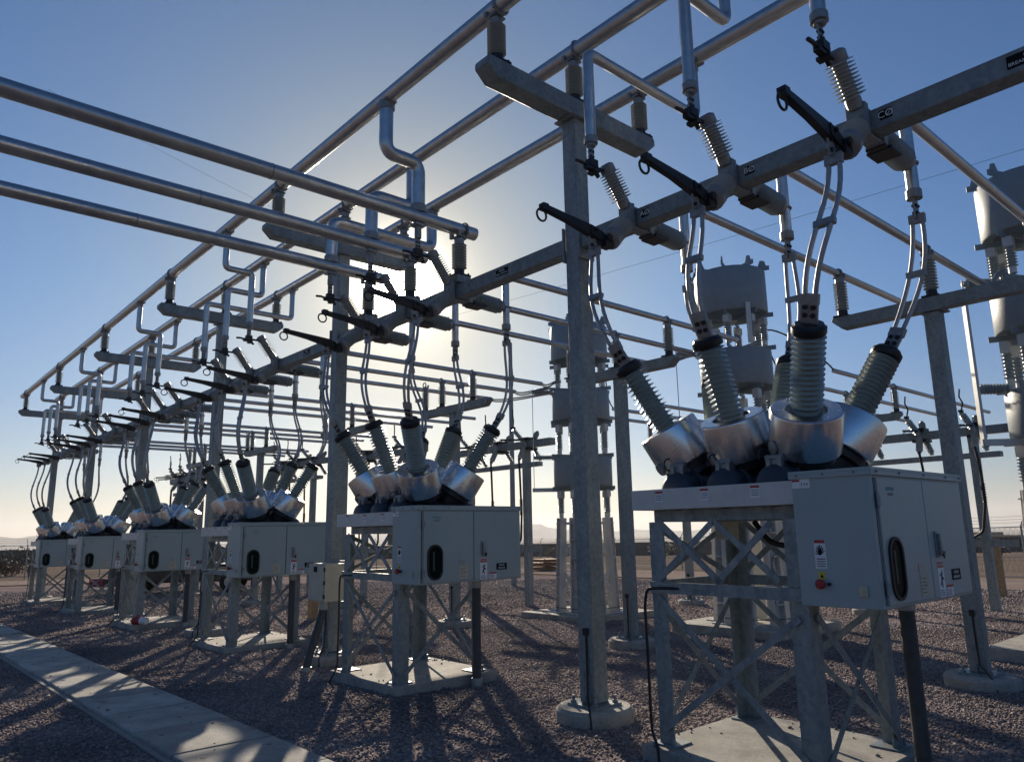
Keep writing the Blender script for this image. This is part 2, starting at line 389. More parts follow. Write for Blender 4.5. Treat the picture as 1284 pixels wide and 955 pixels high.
# loose crushed stone lying on the bed where single stones can be seen
def stones():
    n = 210000
    # more stones close to the camera: sample in view wedge, density falling with distance
    n2 = 130000; ang = rng.uniform(R_(8), R_(92), n+n2); r = np.concatenate([3.2+rng.random(n)**.62*13.5, 14+rng.random(n2)**.7*24]); n += n2
    x = r*np.cos(ang); y = r*np.sin(ang)
    keep = ~((x > 1.93) & (x < 2.80)) & (x < 28.5) & (y < 43.5)
    for yc in BY: keep &= ~((abs(x-5.2) < .68) & (abs(y-yc) < .70))
    x, y = x[keep], y[keep]; n = len(x)
    d = .0145*(y-3)+.018*(x-5); z = .03-d
    # stones kicked up onto the slabs and pads
    k = 150; ex = 1.99+rng.beta(.22, .22, k)*.77; ey = 2.6+rng.random(k)**1.5*28; ez = .08-.0145*(ey-3)-.018*(2.4-5)
    for b, dz in zip(BY[:4], BD[:4]):
        k = 32; px = np.where(rng.random(k) < .5, rng.choice([-1, 1], k)*(.69-rng.random(k)**2*.25), rng.uniform(-.68, .68, k)); py = np.where(np.abs(px) > .42, rng.uniform(-.7, .7, k), rng.choice([-1, 1], k)*(.71-rng.random(k)**2*.25))
        ex = np.append(ex, 5.19+px); ey = np.append(ey, b+py); ez = np.append(ez, np.full(k, dz+.13))
    x, y, z = np.append(x, ex), np.append(y, ey), np.append(z, ez); n = len(x)
    s = rng.uniform(.008, .0165, n)*rng.uniform(.8, 1.25, n)*np.where(rng.random(n) < .03, 1.6, 1)*np.clip(np.hypot(x, y)/13, 1, 2.2)
    base = np.array([(1, 0, 0), (-1, 0, 0), (0, 1, 0), (0, -1, 0), (0, 0, 1), (0, 0, -1)], float)
    pts = np.repeat(base[None], n, 0)*rng.uniform(.55, 1.25, (n, 6, 1))+rng.uniform(-.28, .28, (n, 6, 3))
    q = rng.normal(size=(n, 4)); q /= np.linalg.norm(q, axis=1)[:, None]
    w, a, b, c = q.T
    Rm = np.stack([1-2*(b*b+c*c), 2*(a*b-c*w), 2*(a*c+b*w), 2*(a*b+c*w), 1-2*(a*a+c*c), 2*(b*c-a*w), 2*(a*c-b*w), 2*(b*c+a*w), 1-2*(a*a+b*b)], 1).reshape(n, 3, 3)
    pts = np.einsum('nij,nkj->nki', Rm, pts); pts[:, :, 2] *= .8
    pts = pts*s[:, None, None]+np.stack([x, y, z+s*.35], 1)[:, None, :]
    tri = np.array([(0, 2, 4), (2, 1, 4), (1, 3, 4), (3, 0, 4), (2, 0, 5), (1, 2, 5), (3, 1, 5), (0, 3, 5)])
    fs = (tri[None]+6*np.arange(n)[:, None, None]).reshape(-1)
    me = bpy.data.meshes.new('loose_gravel'); me.vertices.add(n*6); me.vertices.foreach_set('co', pts.reshape(-1).astype(np.float32))
    nf = n*8; me.loops.add(nf*3); me.loops.foreach_set('vertex_index', fs.astype(np.int32))
    me.polygons.add(nf); me.polygons.foreach_set('loop_start', np.arange(0, nf*3, 3, dtype=np.int32)); me.update(calc_edges=True)
    me.materials.append(M['stones']); o = bpy.data.objects.new('loose_gravel', me); COL.objects.link(o)
    tag(o, 'purple grey crushed stone covering the switchyard ground', 'gravel', kind='stuff')

# ------------------------------------------------------------------ layout
X0 = 5.18                                    # main row of columns
CY = [4.85, 9.74, 14.6, 19.5, 24.7, 30.05]   # columns
SA = [4.10, 8.95, 13.85, 18.75, 23.95, 29.2] # first of three switches in each span, then 1.06 nearer each
BY = [3.05, 7.75, 12.5, 17.45, 22.75, 28.2] # breakers
BD = [0, -.055, -.14, -.19, -.29, -.36]      # breakers sit on ground that falls away
BUSX = [4.145, 5.21, 6.275]; BUSZ = 6.61
stones()

# ------------------------------------------------------------------ post insulator
def shed_profile(r0, r1, h0, h1, n, taper=0.):
    p = []; st = (h1-h0)/n
    for i in range(n):
        h = h0+i*st; k = 1-taper*i/n
        p += [(r0*k, h), (r0*k, h+st*.36), (r1*k*.97, h+st*.50), (r1*k, h+st*.56), (r1*k*.97, h+st*.62), (r0*k*1.03, h+st*.90)]
    p.append((r0*(1-taper), h1)); return p
def make_post():
    t = thing('post_insulator', '', 'insulator')
    MB().lathe(shed_profile(.054, .092, .10, .42, 9), (0, 0, 0), (0, 0, 1), 22).build('porcelain', 'porc', t)
    b = MB().box((-.10, -.10, 0), (.10, .10, .022)).lathe([(.062, .022), (.062, .10)], (0, 0, 0), (0, 0, 1), 18)
    for a in (-1, 1):
        for c in (-1, 1): b.tube((a*.078, c*.078, .022), (a*.078, c*.078, .045), .012, seg=6)
    b.build('base_flange', 'black', t)
    MB().lathe([(.06, .42), (.06, .49), (.04, .5)], (0, 0, 0), (0, 0, 1), 18).build('top_cap', 'alu_cast', t)
    # tube clamp for a 0.084 radius bus running along y
    c = MB().box((-.075, -.05, .498), (.075, .05, .516)).torus((0, -.07, .608), (0, 1, 0), .094, .012, 22, 8)
    c.cbox((-.07, .06, .53), (.05, .035, .07)).cbox((.07, .06, .53), (.05, .035, .07)).cbox((0, -.07, .51), (.06, .04, .03))
    c.tube((-.095, -.07, .60), (-.095, -.07, .53), .01, seg=6); c.build('bus_clamp', 'alu_cast', t)
    return t
POST = make_post()
def make_small_post():
    t = thing('post_insulator', '', 'insulator')
    MB().lathe(shed_profile(.050, .084, .09, .46, 10), (0, 0, 0), (0, 0, 1), 20).build('porcelain', 'porc', t)
    MB().box((-.09, -.09, 0), (.09, .09, .02)).lathe([(.06, .02), (.06, .09)], (0, 0, 0), (0, 0, 1), 16).build('base_flange', 'black', t)
    c = MB().lathe([(.055, .46), (.055, .52), (.03, .53)], (0, 0, 0), (0, 0, 1), 16).box((-.04, -.06, .52), (.04, .06, .54))
    c.torus((-.03, 0, .585), (1, 0, 0), .055, .012, 18, 6).cbox((.03, .05, .555), (.03, .03, .06)).cbox((.03, -.05, .555), (.03, .03, .06)); c.build('tube_clamp', 'alu_cast', t)
    return t
POST2 = make_small_post()

# ------------------------------------------------------------------ T supports, main row
def make_support(h, arm_axis='x', half=1.225, arm=.2, name='bus_support', colw=.18):
    """column with cross-arm; h = top of arm above the base plate, origin at base plate"""
    t = thing(name, '', 'bus support')
    w = colw/2; ca = MB().box((-w, -w, .022), (w, w, h-arm-.022)); ca.build('column', 'galv', t, .012)
    b = MB().box((-.17, -.17, 0), (.17, .17, .022))
    for a in (-1, 1):
        for c in (-1, 1):
            b.tube((a*.13, c*.13, .0225), (a*.13, c*.13, .085), .014, seg=8).tube((a*.13, c*.13, .023), (a*.13, c*.13, .045), .026, seg=6)
    for a in (-1, 1):
        b.prism([(w, .0225), (w+.07, .0225), (w, .12)], (0, -.006*1, 0), (a, 0, 0), (0, 0, 1), .012)
    b.build('base_plate', 'galv', t)
    MB().box((-w-.05, -w-.05, h-arm-.0215), (w+.05, w+.05, h-arm-.001)).build('cap_plate', 'galv', t)
    a0 = arm/2; c = .11
    poly = [(-half, h-arm+c), (-half+c*1.1, h-arm), (half-c*1.1, h-arm), (half, h-arm+c), (half, h-.03), (half-.02, h), (-half+.02, h), (-half, h-.03)]
    if arm_axis == 'x': MB().prism(poly, (0, a0, 0), (1, 0, 0), (0, 0, 1), arm).build('cross_arm', 'galv_beam', t, .008)
    else: MB().prism(poly, (-a0, 0, 0), (0, 1, 0), (0, 0, 1), arm).build('cross_arm', 'galv_beam', t, .008)
    g = MB().pipe([(-w-.01, -w*.2, .62), (-w-.012, -w*.25, .3), (-w-.03, -w*.4, .10), (-.2, -.12, .05), (-.27, -.2, -.02), (-.28, -.22, -.12)], .009, 8)
    g.cbox((-w-.012, -w*.2, .63), (.03, .05, .06)); g.build('ground_cable', 'rubber', t)
    return t
def footing(x, y, ztop, label, r=.36, h=.16):
    m = MB().lathe([(r, -h-.3), (r, -.03), (r-.03, 0), (0.02, .003)], (x, y, ztop), (0, 0, 1), 30)
    o = m.build('concrete_footing', 'conc', None, loc=(x, y, ztop)); tag(o, label, 'footing', 'round concrete footings under the columns')
SUP = []
for k, y in enumerate(CY):
    zb = gz(X0, y)+.13
    t = make_support(6.0-zb); t.location = (X0, y, zb); t['label'] = f'{ORD[k]} tall galvanised column with cross-arm under the three upper bus tubes'
    t['group'] = 'tall T columns of the main row'; SUP.append(t)
    footing(X0, y, zb-.0005, f'round concrete footing of the {ORD[k]} tall T column', .345)
    for j, bx in enumerate(BUSX):
        place(POST, USED, (bx, y, 6.0), f'ribbed post insulator on the {("left", "middle", "right")[j]} of the {ORD[k]} high cross-arm', 'post insulators on the high cross-arms')

# upper bus tubes
for j, bx in enumerate(BUSX):
    m = MB().lathe([(.082, 0), (.084, .004), (.084, 33.3-.004), (.082, 33.3)], (bx, 30.9, BUSZ), (0, -1, 0), 28)
    o = m.build('bus_tube', 'alu', None, loc=(bx, 4.85, BUSZ))
    tag(o, f'{("left", "middle", "right")[j]} of the three long aluminium bus tubes on the high cross-arms', 'bus tube', 'upper bus tubes along the row')

# switch beams between the columns
bz0, bz1, bx0, bx1 = 4.365, 4.525, 5.10, 5.26
spans = [(-.6, CY[0]-.095)]+[(CY[i]+.095, CY[i+1]-.095) for i in range(5)]
for k, (a, b) in enumerate(spans):
    t = thing('switch_beam', f'{ORD[k]} horizontal galvanised beam span carrying three disconnect switches', 'beam', (X0, (a+b)/2, bz0), 'beam spans between the tall columns')
    MB().box((bx0, a+.021, bz0), (bx1, b-.021, bz1)).build('beam_tube', 'galv_beam', t, .012)
    for yy, s in ((a, 1), (b, -1)):
        MB().box((bx0-.03, min(yy, yy+s*.02), bz0-.10), (bx1+.03, max(yy, yy+s*.02), bz1+.10)).build('end_plate', 'galv', t, .003)
    def plate(y0, y1, z0, z1, txt, size, two=None):
        MB().box((bx0-.004, y0, z0), (bx0-.0002, y1, z1)).build('name_plate', 'blacksign', t)
        text_mesh(txt, size, (bx0-.0045, (y0+y1)/2, (z0+z1)/2+(.016 if two else 0)), (0, -1, 0), (0, 0, 1), 'white', 'lettering', t)
        if two: text_mesh(two, size, (bx0-.0045, (y0+y1)/2, (z0+z1)/2-.018), (0, -1, 0), (0, 0, 1), 'white', 'lettering', t)
    if k == 0:
        for q, tx in enumerate(('AØ', 'BØ', 'CØ')):
            yc = SA[0]-1.06*q-.165
            plate(yc-.042, yc+.042, 4.415, 4.485, tx, .07)
        plate(.72, 1.08, 4.405, 4.49, 'CAPACITOR', .032, 'BREAKER DISC. SWITCH')
    if k == 1:
        plate(5.83, 6.03, 4.41, 4.485, 'FEEDER', .028, 'DISC. SWITCH')
        yc = SA[1]-2.12-.17
        text_mesh('E', .05, (bx0-.002, yc-.14, 4.45), (0, -1, 0), (0, 0, 1), 'blacksign', 'lettering', t)
    if k == 2: plate(10.55, 10.75, 4.41, 4.485, 'FEEDER', .028, 'DISC. SWITCH')
# junction pieces on the columns where beams bolt on are the end plates themselves

# ------------------------------------------------------------------ hook-stick disconnect switch (origin: beam centre)
def make_switch():
    t = thing('disconnect_switch', '', 'disconnect switch')
    zc = 4.445
    def L(x, z): return (x, 0, z-zc)
    br = MB().box((-.105, -.055, -.105), (-.083, .055, .135)).box((.083, -.055, -.105), (.105, .055, .135))
    br.box((-.083, -.055, .083), (.083, .055, .105)).box((-.083, -.055, -.105), (.083, .055, -.083))
    br.box((-.17, -.07, -.13), (-.107, .07, .12)); br.box((.107, -.07, -.11), (.17, .07, .11))
    br.build('bracket', 'galv', t, .006)
    def ins(p0, p1, r0, r1, n, mat, c0=.07, c1=.07):
        p0 = Vector(p0); p1 = Vector(p1); d = p1-p0; Ln = d.length
        MB().lathe(shed_profile(r0, r1, c0, Ln-c1, n), p0, d, 22).build('insulator', mat, t)
        MB().lathe([(r0*1.1, 0), (r0*1.1, c0)], p0, d, 16).build('end_fitting', 'alu_cast', t)
        MB().lathe([(r0*1.1, Ln-c1-.02), (r0*1.4, Ln-c1), (r0*1.4, Ln-.01), (r0*1.2, Ln), (r0*.8, Ln+.012)], p0, d, 16).build('end_fitting', 'alu_cast', t)
    ins((-.15, 0, .10), (-.40, 0, .43), .05, .10, 10, 'porc_light')
    ins((-.16, 0, -.06), (-.40, 0, -.29), .070, .092, 8, 'porc', .03, .08)
    ins((.165, 0, -.02), (.67, 0, -.04), .058, .098, 9, 'porc', .06, .05)
    MB().box((.17, -.09, -.125), (.36, .09, -.105)).bar((.11, 0, -.11), (.36, 0, -.115), .14, .02).build('mounting_plate', 'black', t)
    # hinge, terminal pad and blade
    h = MB().cbox((-.44, 0, -.32), (.10, .09, .10)).tube((-.46, -.07, -.29), (-.46, .07, -.29), .03, seg=12)
    h.cbox((-.50, 0, -.33), (.14, .03, .07)); h.build('hinge', 'black', t, .004)
    p = MB().box((-.66, -.006, -.43), (-.53, .006, -.27))
    p.build('terminal_pad', 'alu_cast', t)
    for a in (-.625, -.565):
        for b in (-.385, -.32): pass
    for a in (-.63, -.56):
        for b in (-.39, -.315): MB().tube((a, -.018, b), (a, .018, b), .017, seg=8).build('bolt', 'black', t)
    bl = MB()
    bl.prism([(-.44, -.34), (-.49, -.245), (-.62, -.215), (-1.20, -.18), (-1.225, -.20), (-1.20, -.225), (-.90, -.262), (-.64, -.315)], (0, .026, 0), (1, 0, 0), (0, 0, 1), .052)
    bl.prism([(-.52, -.25), (-.66, -.215), (-.66, -.30), (-.56, -.33)], (0, .034, 0), (1, 0, 0), (0, 0, 1), .068)
    bl.cbox((-1.19, 0, -.20), (.06, .06, .055)).tube((-.60, -.05, -.25), (-.60, .05, -.25), .016, seg=8)
    bl.build('blade', 'black', t)
    MB().torus((-1.22, 0, -.275), (0, 1, 0), .052, .009, 22, 8).tube((-1.205, 0, -.225), (-1.212, 0, -.205), .014, seg=8).build('pull_ring', 'black', t)
    # fixed contact (jaw) carried by the riser tube
    j = MB().cbox((-.585, 0, .385), (.10, .07, .07)).cbox((-.60, 0, .34), (.15, .05, .05)).pipe([(-.64, 0, .345), (-.72, 0, .36), (-.79, 0, .352)], .016, 8)
    j.cbox((-.50, 0, .36), (.13, .022, .03)).cbox((-.565, 0, .31), (.06, .10, .03)).bar((-.575, 0, .345), (-.50, 0, .28), .03, .03)
    j.build('jaw', 'black', t, .004)
    jp = MB().box((-.62, -.006, .42), (-.555, .006, .56))
    jp.tube((-.585, 0, .55), (-.585, 0, .62), .042, seg=16); jp.build('jaw_terminal', 'alu_cast', t)
    for b in (.45, .50):
        for a in (-.605, -.57): MB().tube((a, -.016, b), (a, .016, b), .012, seg=6).build('bolt', 'black', t)
    return t
SW = make_switch()
PH = ['farthest', 'middle', 'nearest']
for k in range(6):
    for q in range(3):
        y = SA[k]-1.06*q
        lab = f'open disconnect switch on the {ORD[k]} beam span, {PH[q]} of its three'
        if k == 0: lab = f'open disconnect switch beside the {("A", "B", "C")[q]} phase plate on the {ORD[0]} beam span'
        place(SW, USED, (X0, y, 4.445), lab, 'open disconnect switches along the beam')

# ------------------------------------------------------------------ riser tubes from the bus tubes to the switch jaws
JX = 4.595
for k in range(6):
    for q in range(3):
        y = SA[k]-1.06*q; bi = (2, 1, 0)[q]; bx = BUSX[bi]
        side = ('left', 'middle', 'right')[bi]
        big = (k == 1); r = .08 if big else .05
        t = thing('riser_tube', f'bent aluminium riser from the {side} bus tube down to the {ORD[k]} switch span', 'riser tube', (bx, y, BUSZ-.09), 'bent risers under the bus tubes')
        zb = 5.24 if big else 5.03
        zj = 5.93 if not (k == 0) else 5.93
        MB().pipe([(bx, y, BUSZ-.075), (bx, y, zj), (JX, y, zj), (JX, y, zb+(.085 if big else 0))], r, 18, .14 if big else .085).build('tube', 'alu', t)
        MB().lathe([(r*1.18, 0), (r*1.18, .09), (r*1.05, .10)], (bx, y, BUSZ-.06), (0, 0, -1), 18).cbox((bx, y, BUSZ-.066), (.15, .2, .03)).build('tee_clamp', 'alu_cast', t)
        if big:
            MB().lathe([(r*1.18, 0), (r*1.18, .09), (r*1.05, .10)], (JX, y, 5.25+.06), (0, 0, 1), 18).cbox((JX, y, 5.25+.075), (.2, .15, .03)).build('lower_clamp', 'alu_cast', t)
        else:
            MB().lathe([(r*1.22, 0), (r*1.22, .06), (r*1.05, .07)], (JX, y, 5.02), (0, 0, 1), 18).build('end_collar', 'alu_cast', t)
# three cross tubes feeding the second span from the left, on posts standing on the beam
for q in range(3):
    y = SA[1]-1.06*q-.02; nm = PH[q]
    yb = y+.0
    o = MB().lathe([(.078, 0), (.08, .004), (.08, 13.5-.004), (.078, 13.5)], (5.42, yb, 5.25), (-1, 0, 0), 28).build('bus_tube', 'alu', None, loc=(5.18, yb, 5.25))
    for jx in (2.1, -2.6): MB().lathe([(.0803, -.006), (.083, -.004), (.083, .004), (.0803, .006)], (jx+.35*q, yb, 5.25), (1, 0, 0), 28, cap=False).build('weld_ring', 'alu_cast', o)
    tag(o, f'{nm} of the three aluminium tubes crossing the left sky to the second span', 'bus tube', 'cross tubes from the left')
    pp = place(POST, USED, (X0+.06, yb-.16 if q == 2 else yb-.14, 4.63), f'ribbed post insulator on the second beam span under the {nm} cross tube', 'post insulators under the left cross tubes', rz=PI/2)
    pp.location = (X0+.0, yb-.0, 4.642)
    pd = MB().box((X0-.10, yb-.10, 4.551), (X0+.10, yb+.10, 4.641)).build('insulator_pedestal', 'galv', None, .004, loc=(X0, yb, 4.551))
    tag(pd, f'steel pedestal block on the second beam span under the {nm} post insulator', 'pedestal', 'pedestals on the second span')
    dj = MB().tube((JX, yb+.02, 5.17), (JX, yb+.02, 5.06), .04, seg=14).cbox((JX, yb+.02, 5.155), (.14, .12, .03)).build('jaw_hanger', 'alu_cast', None, loc=(JX, yb+.02, 5.17))
    tag(dj, f'short hanger under the {nm} left cross tube holding its switch jaw', 'hanger', 'hangers under the cross tubes')

# ------------------------------------------------------------------ circuit breaker (prototype at the nearest place)
TOPS = {}
def make_breaker():
    t = thing('circuit_breaker', '', 'circuit breaker', (5.2, 3.05, 0))
    yc = 3.05
    # legs: angle sections, braces
    lx = (4.67, 5.68); ly = (2.51, 3.62)
    for i, x in enumerate(lx):
        for j, y in enumerate(ly):
            u = (1 if i == 0 else -1, 0, 0); v = (0, 1 if j == 0 else -1, 0)
            m = MB().angle((x-(.06 if i == 0 else -.06), y-(.06 if j == 0 else -.06), .142), (x-(.06 if i == 0 else -.06), y-(.06 if j == 0 else -.06), 1.699), .13, .011, u, v)
            m.box((x-.10, y-.10, .131), (x+.10, y+.10, .142)).tube((x+.07*(1 if i else -1), y-.07, .143), (x+.07*(1 if i else -1), y-.07, .19), .012, seg=6)
            m.build('leg', 'galv', t)
    def brace(p0, p1, w=.046, out=(1, 0, 0)):
        MB().bar(p0, p1, .008 if abs(out[0]) else .008, w, up=Vector(out).cross((Vector(p1)-Vector(p0)).normalized())).build('brace', 'galv', t)
    xl, xr = lx[0]-.068, lx[1]+.068; y0, y1 = ly[0]-.068, ly[1]+.068
    for x in (xl, xr):
        brace((x, ly[0], .2), (x, ly[1], 1.15)); brace((x-.01, ly[1], .24), (x-.01, ly[0], 1.08))
        brace((x, ly[1], 1.27), (x, ly[1]-.52, 1.70)); brace((x-.012, ly[1]-.05, 1.70), (x-.012, ly[1]-.56, 1.27))
        brace((x, ly[0]+.12, 1.30), (x, ly[0]+.60, 1.70)); brace((x-.012, ly[0]+.60, 1.27), (x-.012, ly[0]+.14, 1.68))
        MB().box((x-.03, 2.45, 1.185), (x-.012, ly[1]+.05, 1.265)).build('girt', 'galv', t)
    for y in (y0, y1):
        brace((lx[0], y, .2), (lx[1], y, 1.1), out=(0, 1, 0)); brace((lx[1], y-.01, .2), (lx[0], y-.01, 1.1), out=(0, 1, 0))
    brace((lx[0], y1, 1.27), (lx[1], y1, 1.68), out=(0, 1, 0)); brace((lx[1], y1+.01, 1.27), (lx[0], y1+.01, 1.68), out=(0, 1, 0))
    MB().box((lx[0], y1+.004, 1.185), (lx[1], y1+.02, 1.265)).build('girt', 'galv', t)
    # platform: channel sides + tray
    pl = MB().box((4.55, 2.44, 1.79), (4.565, 3.79, 1.94)).box((5.835, 2.44, 1.79), (5.85, 3.79, 1.94)).box((4.5655, 3.775, 1.79), (5.8345, 3.79, 1.94))
    pl.box((4.566, 2.44, 1.7902), (5.834, 3.774, 1.80)); pl.build('platform', 'steelwhite', t, .002)
    sb = MB().box((4.70, 2.45, 1.70), (4.78, 3.70, 1.789)).box((5.60, 2.45, 1.70), (5.68, 3.70, 1.789)).box((4.79, 3.58, 1.70), (5.59, 3.68, 1.788)); sb.build('support_rail', 'galv', t, .003)
    # tanks along x with domed ends
    for j in range(3):
        y = 2.66+.40*j
        prof = [(.03, 0), (.08, .006), (.12, .025), (.142, .06), (.15, .11), (.152, .16), (.152, .98), (.15, 1.03), (.142, 1.08), (.12, 1.115), (.08, 1.134), (.03, 1.14)]
        ta = MB().lathe(prof, (4.63, y, 1.925), (1, 0, 0), 26)
        for x in (4.95, 5.45): ta.lathe([(.13, 0), (.13, .2)], (x, y, 2.06), ((4.58-4.95)*(1 if x < 5.2 else -1), (y-3.01)*.9*1.0, .8), 18)
        for x in (4.80, 5.44): ta.lathe([(.15, 0), (.168, .002), (.168, .03), (.15, .032)], (x, y, 1.925), (1, 0, 0), 26)
        ta = ta.build('tank', 'tank', t)
        fi = MB().cbox((4.75, y, 2.08), (.10, .11, .04)).tube((4.73, y-.06, 2.115), (4.73, y+.07, 2.115), .022, seg=10).cbox((4.70, y+.03, 2.08), (.04, .03, .05)).cbox((4.70, y-.05, 2.075), (.03, .03, .06))
        fi.tube((4.76, y, 2.10), (4.76, y, 2.16), .018, seg=8); fi.build('valve_fitting', 'alu_cast', ta)
        MB().torus((4.70, y+.07, 2.13), (.3, 1, 0), .045, .006, 16, 6).build('lifting_eye', 'black', ta)
        st = MB().box((4.5475, y+.03, 1.842), (4.5498, y+.10, 1.925)).build('warning_sticker', 'white', t)
        MB().box((4.5465, y+.031, 1.908), (4.5474, y+.099, 1.924)).build('sticker_band', 'red', st)
        for q in range(3): MB().box((4.5465, y+.038, 1.858+.015*q), (4.5474, y+.092, 1.863+.015*q)).build('print_line', 'greyletter', st)
    # bushings: fan of six
    for s in (-1, 1):
        for j in range(3):
            base = Vector((5.2+s*.25, 3.05+.5*(j-1), 2.2)); top = Vector((5.2+s*.62, 3.05+(-.80, .0, .77)[j], (2.97, 3.04, 2.97)[j]))
            d = (top-base).normalized(); Ln = (top-base).length
            TOPS[(s, j)] = (top, d)
            ca = MB().lathe([(.02, -.028), (.228, -.028), (.238, -.02), (.24, -.01), (.24, .262), (.236, .272), (.226, .278), (.142, .279), (.136, .274), (.134, .20), (.02, .20)], base, d, 48).build('transformer_can', 'can', t, ang=30)
            rr = MB().lathe([(.05, -.22), (.15, -.20), (.165, -.10), (.205, -.085), (.205, -.03), (.05, -.029)], base, d, 24).build('flange_ring', 'black', ca)
            u, w = MB.frame(d)
            # conduit knuckle on the can's lower edge, facing the platform's edge
            kd = Vector((-1 if s < 0 else 1, .55, 0)); kd = (kd-d*kd.dot(d)).normalized()
            MB().lathe([(.04, 0), (.05, .012), (.05, .02), (.03, .024)], base+d*.03+kd*.232, kd, 14).build('cable_gland', 'alu_cast', ca)
            n = 14
            bu = MB().lathe([(.10, .21), (.095, .285)]+shed_profile(.070, .111, .29, Ln-.10, n, -.02), base, d, 26).build('bushing', 'bush', t, ang=50)
            MB().lathe([(.085, Ln-.10), (.106, Ln-.095), (.112, Ln-.085), (.112, Ln-.045), (.098, Ln-.035), (.092, Ln-.02), (.05, Ln-.018)], base, d, 24).build('bushing_cap', 'black', bu)
            sd = Vector((0, 1, 0)); sd = (sd-d*sd.dot(d)).normalized(); nn = d.cross(sd)
            pad = MB(); m4 = Matrix((sd, nn, d)).transposed().to_4x4(); m4.translation = base+d*Ln
            pad.box((-.055, -.011, -.02), (.055, .011, .125), m4); pad.build('terminal_pad', 'alu_cast', bu)
            for a in (-.026, .026):
                for h in (.035, .09): MB().tube(m4 @ Vector((a, -.022, h)), m4 @ Vector((a, .022, h)), .017, seg=8).build('bolt', 'black', bu)
    # control cabinet
    cx0, cx1, cy0, cy1, cz0, cz1 = 4.70, 6.20, 2.03, 2.545, 1.15, 1.985
    cab = MB().box((cx0, cy0, cz0), (cx1, cy1, cz1)).build('cabinet', 'cab', t, .006)
    MB().box((cx0-.012, cy0-.02, cz1+.0005), (cx1+.012, cy1+.012, cz1+.02)).box((cx0-.012, cy0-.02, cz1-.03), (cx1+.012, cy0-.0185+.004, cz1+.0005)).box((cx0-.012, cy0-.014, cz1-.03), (cx0-.0005, cy1+.012, cz1+.0005)).build('rain_lip', 'cab', cab, .002)
    sc_ = MB()
    for x in (4.76, 5.10, 5.50, 5.90, 6.16): sc_.tube((x, cy0-.021, cz1-.008), (x, cy0-.028, cz1-.008), .008, seg=8)
    for y in (2.12, 2.32, 2.50): sc_.tube((cx0-.013, y, cz1-.008), (cx0-.02, y, cz1-.008), .008, seg=8)
    sc_.build('lip_screws', 'galv', cab)
    fy = cy0
    doors = []
    for a, b in ((4.765, 5.462), (5.472, 6.165)):
        doors.append(MB().box((a, fy-.016, cz0+.02), (b, fy-.0005, cz1-.045)).build('door', 'cab', t, .004))
    MB().box((4.742, fy-.0006, cz0+.02), (4.752, fy-.0002, cz1-.04)).build('door_seam', 'black', cab)
    MB().box((5.4625, fy-.006, cz0+.02), (5.4715, fy-.0004, cz1-.045)).build('door_gasket', 'black', cab)
    D0, D1 = doors; f = fy-.016
    for z in (1.80, 1.27): MB().tube((4.757, f+.002, z-.05), (4.757, f+.002, z+.05), .009, seg=8).box((4.763, f-.004, z-.035), (4.785, f-.0005, z+.035)).build('hinge', 'galv', D0)
    # oval window
    def stadium(cx, cz, w, h, n=10):
        r = w/2; pts = []
        for i in range(n+1): a = PI*i/n; pts.append((cx+r*math.cos(a), cz+h/2-r+r*math.sin(a)))
        for i in range(n+1): a = PI+PI*i/n; pts.append((cx+r*math.cos(a), cz-h/2+r+r*math.sin(a)))
        return pts
    wx, wz = 4.918, 1.385
    fr = MB(); o_ = stadium(wx, wz, .205, .385); i_ = stadium(wx, wz, .165, .345); k = len(o_)
    vs = [(a, f-.0006, b) for a, b in o_]+[(a, f-.0006, b) for a, b in i_]+[(a, f-.014, b) for a, b in o_]+[(a, f-.014, b) for a, b in i_]
    fs = []
    for i in range(k):
        j = (i+1) % k
        fs += [(2*k+i, 2*k+j, 3*k+j, 3*k+i), (i, j, 2*k+j, 2*k+i), (k+j, k+i, 3*k+i, 3*k+j)]
    fr.add(vs, fs).build('window_gasket', 'rubber', D0)
    MB().prism(stadium(wx, wz, .164, .344), (0, f-.0008, 0), (1, 0, 0), (0, 0, 1), .003).build('window', 'glass', D0)
    MB().box((wx-.028, f-.0052, wz-.09), (wx-.006, f-.004, wz+.11)).build('gauge_plate', 'dimplate', D0)
    # maker lettering, data plates
    text_mesh('SIEMENS', .034, (4.94, f-.0008, 1.872), (1, 0, 0), (0, 0, 1), 'teal', 'lettering', D0)
    text_mesh('ENERGY', .024, (4.945, f-.0008, 1.838), (1, 0, 0), (0, 0, 1), 'greyletter', 'lettering', D0)
    MB().box((5.245, f-.003, 1.345), (5.335, f-.0006, 1.40)).build('data_plate', 'greyplate', D0)
    dp = MB().box((5.25, f-.003, 1.195), (5.375, f-.0006, 1.335)).build('document_card', 'cream', D0)
    for q in range(5): MB().box((5.262, f-.0040, 1.215+.022*q), (5.262+random.uniform(.06, .10), f-.0031, 1.221+.022*q)).build('print_line', 'greyletter', D0)
    # handle
    ha = MB().box((5.565, f-.012, 1.43), (5.625, f-.0006, 1.60)).box((5.578, f-.035, 1.45), (5.60, f-.0125, 1.585)).cbox((5.607, f-.022, 1.475), (.03, .02, .06)); ha.build('handle', 'alu_cast', D1, .003)
    MB().tube((5.60, f-.03, 1.47), (5.625, f-.03, 1.425), .006, seg=6).cbox((5.615, f-.03, 1.455), (.035, .015, .03)).build('padlock', 'black', D1)
    # danger sign with falling figure
    sx, sz = 5.555, 1.168
    dg_ = MB().box((sx, f-.002, sz), (sx+.105, f-.0006, sz+.235)).build('danger_sign', 'white', D1)
    MB().box((sx+.004, f-.003, sz+.192), (sx+.101, f-.0021, sz+.231)).build('danger_band', 'red', D1)
    text_mesh('DANGER', .021, (sx+.0525, f-.0034, sz+.212), (1, 0, 0), (0, 0, 1), 'white', 'lettering', D1)
    fg = MB()
